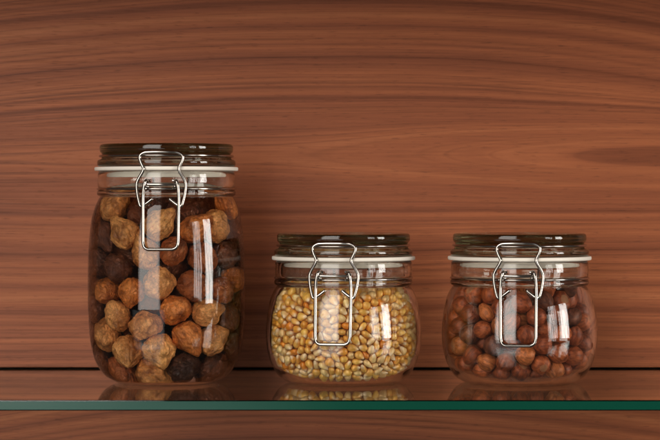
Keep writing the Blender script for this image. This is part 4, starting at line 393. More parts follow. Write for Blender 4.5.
0,-2331,3666,2688,39,41,13,113,3,1464,2864,5178,10,-53,61,98,2,-2021,3382,1631,64,81,69,-30,1,2399,3778,5662,21,-43,-48,-107,0,-1633,3063,5302,8,66,58,-91,1,-2125,3530,2202,15,-111,-60,3,
1,-2206,3615,5528,105,-2,18,70,2,1476,2947,4670,31,89,62,58,3,2538,3971,1949,75,40,-68,-65,3,-2584,4026,4638,46,-111,-40,8,3,1639,3139,3248,51,-78,52,-68,2,-2252,3717,4363,15,65,61,90,
0,-2650,4109,2816,41,-16,-61,102,0,702,2414,6195,34,14,-49,-111,3,2632,4101,4353,86,-26,-50,74,0,1503,3057,5981,100,-42,-66,-11,1,650,2406,5696,108,-58,28,18,3,-1496,3062,4352,32,50,64,-92,
1,-50,2215,6232,117,-10,41,-24,1,2476,3986,4884,4,43,53,107,1,-504,2356,5729,33,-18,54,109,1,2137,3679,1321,12,54,91,69,0,1764,3335,1637,46,8,10,117,0,2227,3778,3245,77,83,-10,-56,
1,1821,3406,4410,102,-75,4,4,0,451,2384,5301,24,18,-73,-100,0,-2446,4002,2308,85,-77,-54,-9,3,2605,4158,3829,14,83,-10,-94,1,2074,3657,2317,6,30,-91,83,2,-1689,3310,2022,18,1,-10,-125,
0,-1286,2965,4855,121,-9,-28,23,0,-2152,3759,4941,13,7,-31,-122,0,1892,3520,3621,82,87,-37,-23,0,2183,3792,5271,59,94,18,-58,3,-1805,3446,4190,25,-96,-29,-75,1,2106,3723,1796,104,54,-1,-49,
1,-2189,3800,3489,8,-51,-93,69,0,1596,3295,2291,51,-109,1,40,3,-1066,2860,5813,100,-21,-74,17,0,2180,3839,4105,22,123,22,-5,3,-812,2706,5399,23,36,108,52,3,-2497,4156,3711,30,-59,72,81,
1,-1554,3299,5664,97,33,61,44,2,-1506,3258,2951,52,-49,-72,76,3,2537,4198,2864,40,24,13,-117,3,109,2442,5734,83,9,-78,55,0,-1793,3516,946,30,60,56,-92,3,1598,3345,5487,83,-9,0,-96,
1,-260,2505,5372,17,-30,106,-60,3,-1772,3525,5203,114,-47,4,32,2,-1754,3518,4685,2,16,-90,88,3,950,2900,5914,104,25,-3,69,2,-1653,3462,3510,95,-1,-45,-72,3,-2318,4068,1864,74,51,71,54,
0,2346,4106,2417,18,11,-52,114,0,-1741,3570,2610,66,-30,100,31,1,-567,2720,6162,26,44,-99,-61,3,-1346,3245,3899,35,69,97,-26,0,1951,3786,4790,66,-38,-28,98,1,1315,3250,4150,85,75,-20,54,
0,1494,3413,2824,71,46,-84,44,2,-1909,3771,3130,87,87,29,5,2,1977,3839,2869,44,73,-82,47,2,1412,3357,4882,58,11,96,58,2,113,2665,6191,95,-39,73,-10,0,771,2921,5310,10,-55,60,-97,
2,-1763,3675,5828,65,10,-23,106,1,1757,3687,1110,12,51,-94,68,3,1965,3880,6016,109,-35,-11,-53,2,-1544,3523,1497,8,-59,8,-112,0,-2083,4004,5968,94,-2,75,39,0,-1976,3911,3946,34,58,43,99,
1,-2370,4276,3075,58,10,-45,103,0,1657,3648,4049,53,107,-38,-19,2,1296,3359,3627,32,14,-85,87,0,-2085,4038,2666,46,91,-20,72,2,1143,3261,5381,40,-107,-55,-5,3,-1954,3938,1484,12,-63,96,54,
3,1060,3232,4542,90,54,-70,17,2,1509,3574,6017,25,62,9,108,0,-1326,3433,4987,92,-43,73,21,1,-2196,4174,5371,24,34,21,-118,2,-1027,3223,4429,21,-20,123,-13,0,1647,3700,3242,51,12,-56,-101,
3,-1013,3231,5381,113,24,-53,9,2,-902,3172,6253,6,31,61,-107,1,-1231,3412,2436,12,9,12,-126,3,139,2908,5391,12,18,111,58,3,-188,2916,5764,111,45,-16,38,1,-2142,4193,4734,80,-24,-75,-59,
2,-1068,3333,3404,24,-122,5,24,3,1084,3344,6330,46,-15,-57,103,1,590,3075,6216,79,-43,47,77,2,2041,4151,5609,82,-46,-69,51,3,-2252,4343,4192,34,-22,-85,85,1,2200,4298,3286,55,0,96,62,
1,473,3063,5741,88,85,9,-33,2,-644,3148,5726,50,-14,-71,-92,2,-1568,3783,2059,1,103,-34,-66,0,1795,3987,3706,1,-36,4,122,1,-711,3230,4873,92,-53,-51,48,2,2054,4225,4589,72,-60,2,-86,
1,-1295,3622,1037,39,-101,-26,-61,3,1495,3780,5234,51,20,62,96,1,1992,4195,2076,63,-71,81,22,3,1174,3550,1949,40,25,-65,-98,0,1787,4027,1524,27,-25,88,84,3,1562,3845,2440,10,-7,-74,102,
3,1315,3675,1496,69,100,16,34,3,927,3423,5786,124,26,-11,-2,1,1955,4200,5173,2,-31,-84,-90,1,1085,3528,3277,5,15,-106,68,2,-459,3219,5280,86,57,72,-18,1,-2001,4257,2211,83,-83,30,40,
0,2055,4308,4148,78,-69,47,-57,2,704,3335,4048,89,-54,43,-59,1,-1217,3651,4374,38,16,17,-119,0,-1171,3633,5940,100,1,72,-30,1,1352,3769,979,54,16,-97,60,3,488,3288,4484,62,-91,-63,10,
2,-1723,4080,3552,9,101,-66,39,3,1540,3942,1894,97,-8,14,-80,2,2002,4324,2721,102,-59,48,-3,3,-891,3503,3896,57,9,-59,-96,1,989,3573,2844,52,114,-2,-19,1,-1369,3834,3770,81,74,43,-48,
0,-343,3290,6075,61,-27,-19,107,0,-1732,4127,5390,85,-17,41,83,3,115,3261,6121,92,-8,31,81,1,-1429,3899,4904,54,-27,-44,-103,3,2107,4449,3718,57,68,-72,-56,0,-140,3273,4634,10,-124,-21,-14,
1,-1506,3972,4360,114,-27,-33,36,0,929,3581,4780,93,49,-69,-21,0,-1201,3754,3009,98,-5,-76,29,2,1472,3956,2908,64,-102,-5,-39,0,1158,3735,4356,53,37,-81,-74,3,-1293,3832,5480,69,-63,45,73,
0,346,3347,4896,1,21,75,-100,1,1448,3952,4652,49,-59,-3,101,0,672,3471,5317,51,-18,-38,-109,0,-552,3434,3307,4,7,-127,-5,2,-2069,4474,3360,72,11,-45,94,3,-465,3433,4116,63,80,63,-43,
0,-603,3487,4553,2,-1,-81,-98,0,905,3640,2388,58,61,-67,-67,2,-1500,4038,6054,47,-69,-83,-48,1,1505,4054,5877,87,-25,-38,-81,0,663,3540,3631,85,94,11,-1,2,-1518,4071,1270,65,83,-65,28,
2,1170,3828,5601,33,10,-83,-89,0,-1536,4103,2969,105,-63,32,-11,2,139,3417,3916,122,7,-33,2,0,122,3423,5676,8,-25,-82,-93,2,-1211,3888,1760,55,-99,-53,-20,2,-1762,4302,4913,89,-66,29,55,
3,513,3538,3178,4,78,13,-99,3,-825,3708,2126,10,3,103,-73,3,1006,3808,3867,65,-15,85,-67,3,77,3484,5240,68,-83,-54,41,3,1012,3821,6100,4,-35,-6,-122,2,-1627,4251,2441,85,58,48,-57,
3,-834,3750,5559,3,-64,100,-46,0,-112,3525,3485,19,-107,43,-49,1,-618,3652,2783,64,110,-5,3,1,-1134,3935,2587,51,115,-1,17,0,-834,3765,1484,108,42,-48,22,2,1420,4138,4168,1,89,-51,-75,
1,-792,3765,3438,33,-111,-16,50,3,996,3883,5120,54,-58,-66,-73,1,-327,3614,5613,68,-55,-62,-69,0,-954,3881,5021,25,111,-33,44,2,-1873,4528,2754,40,-16,-46,110,1,454,3668,1987,102,-20,-72,-11,
0,753,3796,1537,87,52,73,-24,2,-1867,4535,3890,92,-22,80,28,1,-365,3659,4988,43,-14,-49,-108,1,452,3691,6053,13,-8,63,109,2,-1586,4335,1710,96,60,-42,-38,1,409,3703,2635,84,77,-53,19,
0,681,3801,904,110,7,61,15,1,-652,3798,6076,80,-25,-23,-93,1,-334,3743,1586,23,-114,-20,-46,1,1666,4459,4896,64,68,-31,-80,3,544,3806,4125,12,-113,-43,36,3,-1751,4530,4416,90,70,-18,-53,
3,1177,4144,2314,16,-17,-101,-74,3,1670,4489,4441,5,-32,-88,-86,2,-62,3748,2863,94,83,-8,19,1,318,3781,1355,96,-4,-76,-32,2,175,3769,4604,90,37,-57,-60,0,1196,4179,3167,46,-5,98,66,
1,-169,3770,2079,8,19,55,-113,1,1609,4464,2454,75,-98,28,-8,1,1747,4568,3338,77,56,-18,-82,2,1125,4144,1243,70,52,-77,-51,0,-1251,4232,3471,35,107,-5,59,3,943,4060,2751,20,69,-84,-63,
2,-128,3797,6135,13,-9,-67,-107,2,1413,4354,5363,10,-37,-30,-117,2,408,3853,5222,22,108,51,36,3,-394,3853,3840,31,-78,55,78,1,-998,4124,6095,59,14,-25,-109,0,1199,4255,3652,66,91,50,32,
1,-698,3992,4344,55,92,-27,-62,2,-1099,4196,2175,32,-79,-56,76,1,-1344,4350,4035,40,39,-11,-113,0,-513,3947,2431,63,-24,-99,-43,0,561,3972,5660,17,-46,-89,-77,3,-1055,4204,1268,20,-32,110,-52,
0,784,4070,4626,93,35,-79,7,1,120,3888,3711,8,-59,61,95,3,-190,3898,913,23,-48,-18,-114,1,-132,3898,4222,3,-42,79,-90,2,1473,4509,1994,70,16,102,-25,2,-862,4161,3953,33,-18,-111,48,
1,1559,4589,3882,70,-22,60,-84,2,-1615,4641,3248,93,2,-10,86,0,280,3995,3331,71,24,51,89,3,-348,4009,3211,41,-15,78,-91,0,1199,4386,1615,4,-54,68,-92,2,-534,4083,1838,42,71,-34,-91,
3,-1114,4354,5702,43,-6,-67,-99,3,-492,4091,4769,41,24,-61,-101,3,-826,4226,3021,34,-32,-108,47,3,1553,4660,2928,22,-45,91,-72,0,572,4139,3049,25,32,90,-80,0,-698,4192,5286,54,-75,67,-55,
2,-1304,4514,4640,22,7,-65,-106,3,23,4059,5725,15,8,59,111,0,-964,4329,4854,112,-23,23,51,3,-1322,4542,5193,35,44,28,-110,1,789,4261,3464,69,-93,34,39,0,389,4136,1028,14,28,37,117,
0,243,4113,1881,15,-120,-34,-17,0,858,4316,4181,32,74,-93,33,2,-505,4208,5693,111,-23,-55,-13,0,-992,4421,2528,62,-84,29,-66,2,15,4156,2474,86,92,-18,-1,2,264,4183,4850,65,-103,30,-17,
1,-1370,4665,2646,107,31,26,54,3,772,4349,5986,92,-8,53,-70,2,1054,4495,5032,60,-31,-48,-96,0,1010,4481,5640,32,100,-57,-43,1,-546,4292,1303,28,86,-44,77,0,-1284,4646,2146,51,8,-114,21,
2,707,4358,1550,14,-66,72,80,2,608,4329,5168,64,18,-46,-98,1,-645,4346,3600,40,-16,109,-48,2,-110,4235,5150,95,40,-1,74,2,440,4304,2298,112,36,48,8,3,314,4278,4314,24,76,75,-64,
3,-382,4313,2715,79,2,-11,98,0,436,4332,3836,26,-30,69,99,3,-910,4512,1676,39,-42,-54,100,0,-860,4498,4429,29,35,52,106,2,-1219,4712,3696,65,-4,98,48,3,341,4358,6182,67,42,43,-90,
1,-17,4327,1301,79,3,-14,-99,0,1139,4675,4612,82,82,10,51,3,-1122,4666,3183,25,6,72,-102,3,1168,4697,4110,117,-43,3,-22,1,-222,4369,2130,30,85,51,73,3,84,4369,2930,99,40,-2,69,
1,1146,4722,2715,94,43,-11,-73,0,-192,4393,4010,34,65,-46,-93,3,1212,4769,3417,33,100,68,-23,1,-163,4402,4576,50,109,-43,-4,3,-48,4396,3468,118,-13,43,11,0,866,4616,1931,53,-59,-52,85,
1,-189,4474,6053,10,-18,-44,118,2,697,4624,4762,64,-20,-49,-96,0,-760,4653,5417,25,17,-122,-17,1,904,4719,2343,90,55,-58,-40,1,-798,4710,4055,101,-58,-33,40,3,-324,4612,1723,9,74,79,-65,
0,-647,4694,2067,87,74,-36,-43,3,819,4764,3760,103,-55,-10,49,2,538,4684,2752,4,28,90,-85,0,297,4636,5594,8,-23,-44,117,3,235,4633,1764,125,-15,-13,-15,3,-748,4766,2848,10,9,-95,-84,
0,-688,4761,3358,93,-28,-37,-73,2,-265,4668,5424,69,27,-35,97,3,624,4762,4294,4,10,74,103,2,-545,4748,4882,52,-38,67,-87,2,163,4726,4539,44,15,45,109,3,759,4868,3261,33,66,-102,16,
3,195,4731,5098,33,-44,-71,89,1,-285,4775,3213,53,-29,57,96,0,-376,4814,2385,54,-43,-58,90,3,-330,4825,3793,5,3,-83,-96,3,279,4818,2305,70,-29,-48,90,0,145,4823,3996,104,-30,58,33,
1,-299,4887,4354,16,39,11,-119,0,246,4895,3546,56,-46,79,-67,0,-100,4884,2740,54,-41,-69,82,3,170,4917,3094,75,76,52,44,
]
import bpy, random
import numpy as np
from mathutils import Quaternion, Matrix
PI = math.pi
sc = bpy.context.scene
COL = sc.collection
MM = 0.001

# ------------------------------------------------------------------ helpers
def tag(o, label=None, cat=None, group=None, kind=None):
    if label: o['label'] = label
    if cat: o['category'] = cat
    if group: o['group'] = group
    if kind: o['kind'] = kind
    return o

def link(name, me, mat=None, parent=None):
    o = bpy.data.objects.new(name, me)
    COL.objects.link(o)
    if mat is not None:
        for m in (mat if isinstance(mat, (list, tuple)) else [mat]):
            me.materials.append(m)
    if parent is not None:
        o.parent = parent
    return o

def from_bm(bm, name, smooth=True):
    bmesh.ops.recalc_face_normals(bm, faces=bm.faces[:])
    me = bpy.data.meshes.new(name)
    bm.to_mesh(me)
    bm.free()
    if smooth:
        me.polygons.foreach_set('use_smooth', [True] * len(me.polygons))
    return me

def lathe(profile, seg=128):
    """closed solid of revolution; profile in mm runs round the section, axis points have radius 0"""
    bm = bmesh.new()
    rings = []
    for r, z in profile:
        if r < 1e-6:
            rings.append([bm.verts.new((0, 0, z * MM))])
        else:
            rings.append([bm.verts.new((r * MM * math.cos(2 * PI * k / seg), r * MM * math.sin(2 * PI * k / seg), z * MM)) for k in range(seg)])
    pairs = list(zip(rings, rings[1:]))
    if profile[0][0] > 1e-6 and profile[-1][0] > 1e-6:
        pairs.append((rings[-1], rings[0]))
    for a, b in pairs:
        for k in range(seg):
            k2 = (k + 1) % seg
            u = []
            for v in (a[k % len(a)], a[k2 % len(a)], b[k2 % len(b)], b[k % len(b)]):
                if v not in u: u.append(v)
            if len(u) > 2: bm.faces.new(u)
    return bm

def sweep(bm, pts, rad, closed=False, seg=12, sub=6):
    """a round wire through smooth points (mm)"""
    P = [Vector(p) * MM for p in pts]
    n = len(P)
    out = []
    rng = range(n) if closed else range(n - 1)
    for i in rng:
        if closed: a, b, c, d = P[i - 1], P[i], P[(i + 1) % n], P[(i + 2) % n]
        else: a, b, c, d = P[max(i - 1, 0)], P[i], P[i + 1], P[min(i + 2, n - 1)]
        for k in range(sub):
            t = k / sub
            out.append(0.5 * ((2 * b) + (c - a) * t + (2 * a - 5 * b + 4 * c - d) * t * t + (3 * b - a - 3 * c + d) * t ** 3))
    if not closed: out.append(P[-1])
    m = len(out)
    rings = []
    nrm = None
    for i in range(m):
        if closed: t = (out[(i + 1) % m] - out[i - 1])
        else: t = out[min(i + 1, m - 1)] - out[max(i - 1, 0)]
        t.normalize()
        if nrm is None:
            nrm = t.orthogonal().normalized()
        nrm = (nrm - t * nrm.dot(t)).normalized()
        bn = t.cross(nrm)
        rings.append([bm.verts.new(out[i] + (nrm * math.cos(2 * PI * k / seg) + bn * math.sin(2 * PI * k / seg)) * rad * MM) for k in range(seg)])
    idx = list(range(m - 1))
    for i in idx:
        for k in range(seg):
            bm.faces.new((rings[i][k], rings[i][(k + 1) % seg], rings[i + 1][(k + 1) % seg], rings[i + 1][k]))
    if closed:
        # join the last ring to the first with the twist that fits best
        best = min(range(seg), key=lambda s: sum((rings[-1][k].co - rings[0][(k + s) % seg].co).length for k in range(seg)))
        for k in range(seg):
            bm.faces.new((rings[-1][k], rings[-1][(k + 1) % seg], rings[0][(k + 1 + best) % seg], rings[0][(k + best) % seg]))
    else:
        bm.faces.new(rings[0][::-1])
        bm.faces.new(rings[-1])
    return bm

# ------------------------------------------------------------------ materials
class NT:
    def __init__(self, name):
        self.m = bpy.data.materials.new(name)
        self.m.use_nodes = True
        self.t = self.m.node_tree
        self.t.nodes.clear()
        self.out = self.n('ShaderNodeOutputMaterial')
    def n(self, typ, ins=None, **props):
        nd = self.t.nodes.new(typ)
        for k, v in props.items(): setattr(nd, k, v)
        for k, v in (ins or {}).items(): self.set(nd, k, v)
        return nd
    def set(self, nd, k, v):
        s = nd.inputs[k]
        if isinstance(v, bpy.types.NodeSocket): self.t.links.new(v, s)
        else: s.default_value = v
    def math(self, op, a, b=0.0, c=0.0):
        nd = self.n('ShaderNodeMath', operation=op)
        for i, v in enumerate((a, b, c)): self.set(nd, i, v)
        return nd.outputs[0]
    def ramp(self, fac, stops, interp='LINEAR'):
        nd = self.n('ShaderNodeValToRGB', {0: fac})
        cr = nd.color_ramp
        cr.interpolation = interp
        while len(cr.elements) < len(stops): cr.elements.new(0.5)
        for e, (p, c) in zip(cr.elements, stops):
            e.position = p
            e.color = (c, c, c, 1) if isinstance(c, (int, float)) else (*c, 1)
        return nd.outputs[0]
    def mix(self, fac, a, b, blend='MIX'):
        nd = self.n('ShaderNodeMix', data_type='RGBA', blend_type=blend)
        self.set(nd, 0, fac); self.set(nd, 6, a if isinstance(a, bpy.types.NodeSocket) else (*a, 1)); self.set(nd, 7, b if isinstance(b, bpy.types.NodeSocket) else (*b, 1))
        return nd.outputs[2]
    def noise(self, vec, scale=1.0, detail=2.0, rough=0.5, dist=0.0, dim='3D', w=None):
        nd = self.n('ShaderNodeTexNoise', {'Scale': scale, 'Detail': detail, 'Roughness': rough, 'Distortion': dist}, noise_dimensions=dim)
        if vec is not None: self.set(nd, 'Vector', vec)
        if w is not None: self.set(nd, 'W', w)
        return nd.outputs[0]
    def coords(self): return self.n('ShaderNodeTexCoord').outputs['Object']
    def scaled(self, vec, s, off=(0, 0, 0)):
        return self.n('ShaderNodeMapping', {'Vector': vec, 'Scale': s, 'Location': off}).outputs[0]
    def surf(self, sh): self.t.links.new(sh, self.out.inputs['Surface']); return self.m

def walnut(name, off, hearts):
    N = NT(name)
    co = N.coords()
    sep = N.n('ShaderNodeSeparateXYZ', {0: co})
    x, z = sep.outputs[0], sep.outputs[2]
    # flat-sawn figure: level grain that arches above, with one heart opening towards +x, plus slow wander
    warp = N.noise(N.scaled(co, (2.3, 1, 5.6), off), 1.0, 1.5, 0.45)
    warp2 = N.noise(N.scaled(co, (9.0, 1, 40), off), 1.0, 2.0, 0.5)
    dz = N.math('SUBTRACT', z, hearts[1])
    up = N.n('ShaderNodeMapRange', {0: dz, 1: -0.03, 2: 0.06, 3: 0.0, 4: 0.30}, interpolation_type='SMOOTHSTEP').outputs[0]
    xa = N.math('ADD', x, 0.02)
    arch = N.math('MULTIPLY', N.math('MULTIPLY', xa, xa), up)
    open_ = N.n('ShaderNodeMapRange', {0: x, 1: -0.06, 2: 0.30, 3: 0.0, 4: 0.038}, interpolation_type='SMOOTHSTEP').outputs[0]
    bell = N.math('EXPONENT', N.math('MULTIPLY', N.math('MULTIPLY', dz, dz), -1.0 / 0.030 ** 2))
    f = N.math('SQRT', N.math('MULTIPLY_ADD', dz, dz, 0.010 ** 2))
    f = N.math('ADD', f, arch)
    f = N.math('SUBTRACT', f, N.math('MULTIPLY', open_, bell))
    f = N.math('MULTIPLY_ADD', warp, 0.026, f)
    f = N.math('MULTIPLY_ADD', warp2, 0.0016, f)
    bands = N.noise(None, 1.0, 2.0, 0.5, dim='1D', w=N.math('MULTIPLY', f, 62.0))
    rings = N.noise(None, 1.0, 3.0, 0.6, dim='1D', w=N.math('MULTIPLY', f, 250.0))
    late = N.noise(None, 1.0, 1.5, 0.5, dim='1D', w=N.math('MULTIPLY', f, 480.0))
    broad = N.noise(N.scaled(co, (2.6, 1, 7), (off[0] + 3, 0, off[2] + 5)), 1.0, 2, 0.5)
    presence = N.ramp(N.noise(N.scaled(co, (4.5, 1, 11), (off[0] + 9, 0, off[2])), 1.0, 1.5, 0.5), [(0.34, 0.25), (0.66, 1.0)])
    tone = N.math('MULTIPLY_ADD', broad, 0.40, N.math('MULTIPLY', bands, 0.60))
    c = N.ramp(tone, [(0.30, (0.180, 0.050, 0.020)), (0.46, (0.282, 0.083, 0.034)), (0.57, (0.365, 0.111, 0.043)), (0.72, (0.462, 0.156, 0.063))])
    ringc = N.ramp(rings, [(0.28, 0.58), (0.44, 0.92), (0.58, 1.05), (0.74, 1.16)])
    c = N.mix(N.math('MULTIPLY', presence, 0.85), c, N.mix(1.0, c, ringc, 'MULTIPLY'))
    # thin dark late-wood lines
    dark = N.ramp(late, [(0.30, 1.0), (0.39, 0.0)])
    c = N.mix(N.math('MULTIPLY', N.math('MULTIPLY', dark, presence), 0.50), c, (0.100, 0.030, 0.014))
    # fibres
    fib = N.noise(N.scaled(co, (18, 1, 1050), off), 1.0, 3.5, 0.65)
    c = N.mix(1.0, c, N.ramp(fib, [(0.25, 0.74), (0.5, 1.0), (0.75, 1.16)]), 'MULTIPLY')
    # pores: short dark dashes
    pores = N.noise(N.scaled(co, (85, 1, 1300), (off[0], 0, off[2] + 7)), 1.0, 2, 0.5)
    pm = N.ramp(pores, [(0.62, 0.0), (0.70, 1.0)])
    c = N.mix(N.math('MULTIPLY', pm, 0.42), c, (0.07, 0.024, 0.014))
    rough = N.ramp(fib, [(0.3, 0.50), (0.7, 0.40)])
    b = N.n('ShaderNodeBump', {'Strength': 0.25, 'Distance': 0.0002, 'Height': N.math('SUBTRACT', N.math('MULTIPLY', fib, 0.5), pm)})
    p = N.n('ShaderNodeBsdfPrincipled', {'Base Color': c, 'Roughness': rough, 'Specular IOR Level': 0.2, 'Normal': b.outputs[0]})
    return N.surf(p.outputs[0])

def glass(name, col, absorb=None, dens=0.0, ior=1.5, rough=0.0, ripple=0.0):
    N = NT(name)
    g = N.n('ShaderNodeBsdfGlass', {'Color': (*col, 1), 'IOR': ior, 'Roughness': rough})
    if ripple:
        h = N.noise(N.coords(), 55, 1.5, 0.5)
        N.set(g, 'Normal', N.n('ShaderNodeBump', {'Strength': ripple, 'Distance': 0.001, 'Height': h}).outputs[0])
    if absorb:
        v = N.n('ShaderNodeVolumeAbsorption', {'Color': (*absorb, 1), 'Density': dens})
        N.t.links.new(v.outputs[0], N.out.inputs['Volume'])
    return N.surf(g.outputs[0])

def plain(name, col, rough, metal=0.0, spec=0.5, bump=None, coat=0.0):
    N = NT(name)
    ins = {'Base Color': (*col, 1), 'Roughness': rough, 'Metallic': metal, 'Specular IOR Level': spec, 'Coat Weight': coat}
    if bump:
        h = N.noise(N.coords(), bump[0], 3, 0.6)
        ins['Normal'] = N.n('ShaderNodeBump', {'Strength': bump[1], 'Distance': bump[2], 'Height': h}).outputs[0]
        ins['Base Color'] = N.mix(1.0, col, N.ramp(h, [(0.3, 0.85), (0.7, 1.1)]), 'MULTIPLY')
    return N.surf(N.n('ShaderNodeBsdfPrincipled', ins).outputs[0])

def fig_skin():
    N = NT('fig_skin')
    co = N.coords()
    info = N.n('ShaderNodeObjectInfo')
    tint = info.outputs['Color']
    off = N.n('ShaderNodeVectorMath', {0: co}, operation='ADD')
    rv = N.n('ShaderNodeCombineXYZ', {0: info.outputs['Random'], 1: N.math('MULTIPLY', info.outputs['Random'], 7.3), 2: 0.0})
    N.set(off, 1, rv.outputs[0])
    q = off.outputs[0]
    blotch = N.noise(q, 105, 3.5, 0.6, 0.5)
    fine = N.noise(q, 650, 4, 0.65, 0.4)
    fold = N.n('ShaderNodeTexNoise', {'Vector': N.scaled(q, (330, 330, 110)), 'Scale': 1.0, 'Detail': 4.0, 'Roughness': 0.55, 'Distortion': 0.8}, noise_type='RIDGED_MULTIFRACTAL' if False else 'FBM').outputs[0]
    crease = N.ramp(N.math('ABSOLUTE', N.math('SUBTRACT', fold, 0.5)), [(0.0, 1.0), (0.07, 0.0)])
    c = N.mix(1.0, tint, N.ramp(blotch, [(0.30, (0.34, 0.22, 0.16)), (0.47, (0.84, 0.74, 0.64)), (0.64, (1.22, 1.22, 1.18))]), 'MULTIPLY')
    c = N.mix(1.0, c, N.ramp(fine, [(0.3, 0.80), (0.7, 1.15)]), 'MULTIPLY')
    c = N.mix(N.math('MULTIPLY', crease, 0.38), c, N.mix(1.0, tint, (0.30, 0.22, 0.18), 'MULTIPLY'))
    # sugary bloom in small patches
    bloom = N.ramp(N.noise(q, 260, 5, 0.7), [(0.60, 0.0), (0.74, 0.45)])
    c = N.mix(bloom, c, (0.72, 0.42, 0.22))
    h = N.math('SUBTRACT', N.math('MULTIPLY_ADD', fine, 0.35, blotch), N.math('MULTIPLY', crease, 0.4))
    b = N.n('ShaderNodeBump', {'Strength': 0.6, 'Distance': 0.0010, 'Height': h})
    p = N.n('ShaderNodeBsdfPrincipled', {'Base Color': c, 'Roughness': N.ramp(blotch, [(0.3, 0.34), (0.7, 0.55)]), 'Specular IOR Level': 0.45, 'Normal': b.outputs[0], 'Subsurface Weight': 0.0})
    return N.surf(p.outputs[0])

def hazel_shell():
    N = NT('hazelnut_shell')
    co = N.coords()
    info = N.n('ShaderNodeObjectInfo')
    sep = N.n('ShaderNodeSeparateXYZ', {0: co})
    ang = N.math('ARCTAN2', sep.outputs[1], sep.outputs[0])
    nrm = N.n('ShaderNodeVectorMath', {0: co}, operation='NORMALIZE').outputs[0]
    seam = N.n('ShaderNodeCombineXYZ', {0: N.math('ADD', sep.outputs[0], N.math('MULTIPLY', info.outputs['Random'], 0.31)), 1: sep.outputs[1], 2: N.math('MULTIPLY', sep.outputs[2], 0.10)})
    streak = N.noise(seam.outputs[0], 620, 3, 0.55)
    mott = N.noise(co, 330, 4, 0.6)
    c = N.mix(1.0, info.outputs['Color'], N.ramp(streak, [(0.28, (0.40, 0.34, 0.30)), (0.50, (0.94, 0.92, 0.90)), (0.70, (1.36, 1.48, 1.52))]), 'MULTIPLY')
    c = N.mix(1.0, c, N.ramp(mott, [(0.3, 0.66), (0.7, 1.24)]), 'MULTIPLY')
    zz = N.n('ShaderNodeSeparateXYZ', {0: nrm}).outputs[2]
    cap = N.ramp(N.math('MULTIPLY_ADD', mott, 0.10, zz), [(0.0, 0.0), (1.0, 0.0)])
    base = N.math('LESS_THAN', N.math('MULTIPLY_ADD', mott, 0.22, zz), -0.76)
    c = N.mix(N.math('MULTIPLY', base, 0.55), c, (0.42, 0.22, 0.11))
    b = N.n('ShaderNodeBump', {'Strength': 0.45, 'Distance': 0.0004, 'Height': N.math('MULTIPLY_ADD', mott, 0.4, streak)})
    p = N.n('ShaderNodeBsdfPrincipled', {'Base Color': c, 'Roughness': N.math('MULTIPLY_ADD', base, 0.2, 0.50), 'Specular IOR Level': 0.3, 'Normal': b.outputs[0]})
    return N.surf(p.outputs[0])

def corn_skin(name, from_attr):
    N = NT(name)
    if from_attr:
        tint = N.n('ShaderNodeAttribute', attribute_name='tint').outputs['Color']
    else:
        tint = N.n('ShaderNodeObjectInfo').outputs['Color']
    tip = N.n('ShaderNodeAttribute', attribute_name='tip').outputs['Fac']
    co = N.coords()
    mott = N.noise(co, 520, 3, 0.6)
    c = N.mix(1.0, tint, N.ramp(mott, [(0.3, (0.84, 0.80, 0.74)), (0.7, (1.06, 1.06, 1.02))]), 'MULTIPLY')
    c = N.mix(N.ramp(N.math('MULTIPLY_ADD', mott, 0.35, tip), [(0.50, 0.0), (1.0, 0.9)]), c, (0.98, 0.76, 0.50))
    b = N.n('ShaderNodeBump', {'Strength': 0.25, 'Distance': 0.0003, 'Height': mott})
    p = N.n('ShaderNodeBsdfPrincipled', {'Base Color': c, 'Roughness': 0.30, 'Specular IOR Level': 0.55, 'Normal': b.outputs[0]})
    return N.surf(p.outputs[0])

M_WALL = walnut('walnut_veneer', (0.37, 0, 1.9), (0.247, 0.164))
M_WALL2 = walnut('walnut_veneer_below', (4.1, 0, 0.6), (-0.085, -0.13))
M_JAR = glass('clear_jar_glass', (0.985, 0.985, 0.975), (0.68, 0.645, 0.59), 34.0, ripple=0.14)
M_WET = glass('glass_against_syrup', (0.985, 0.985, 0.975), ior=1.5 / 1.40)
M_JAR_SYRUP = glass('glass_of_syrup_jar', (0.98, 0.98, 0.965), ripple=0.14)
M_LID = glass('lid_glass', (0.975, 0.98, 0.965), (0.56, 0.56, 0.42), 44.0)
M_SHELF = glass('shelf_glass', (1, 1, 1), (0.02, 0.66, 0.50), 7.5, 1.52)
def syrup_mat():
    N = NT('brown_syrup')
    v = N.n('ShaderNodeVolumeAbsorption', {'Color': (0.80, 0.50, 0.22, 1), 'Density': 24.0})
    N.t.links.new(v.outputs[0], N.out.inputs['Volume'])
    return N.surf(N.n('ShaderNodeBsdfTransparent').outputs[0])
M_SYRUP = syrup_mat()
M_WIRE = plain('steel_wire', (0.42, 0.38, 0.34), 0.16, 1.0)
M_RUBBER = plain('white_rubber', (0.90, 0.82, 0.70), 0.45)
M_GROUND = plain('ground_glass_edge', (0.004, 0.02, 0.014), 0.8)
M_EDGE = plain('polished_green_edge', (0.002, 0.062, 0.037), 0.12)
M_DARK = plain('dark_backing', (0.03, 0.022, 0.018), 0.9)
M_FIG = fig_skin()
M_HAZEL = hazel_shell()
M_CORN = corn_skin('corn_skin', False)
M_CORN_MASS = corn_skin('corn_skin_mass', True)

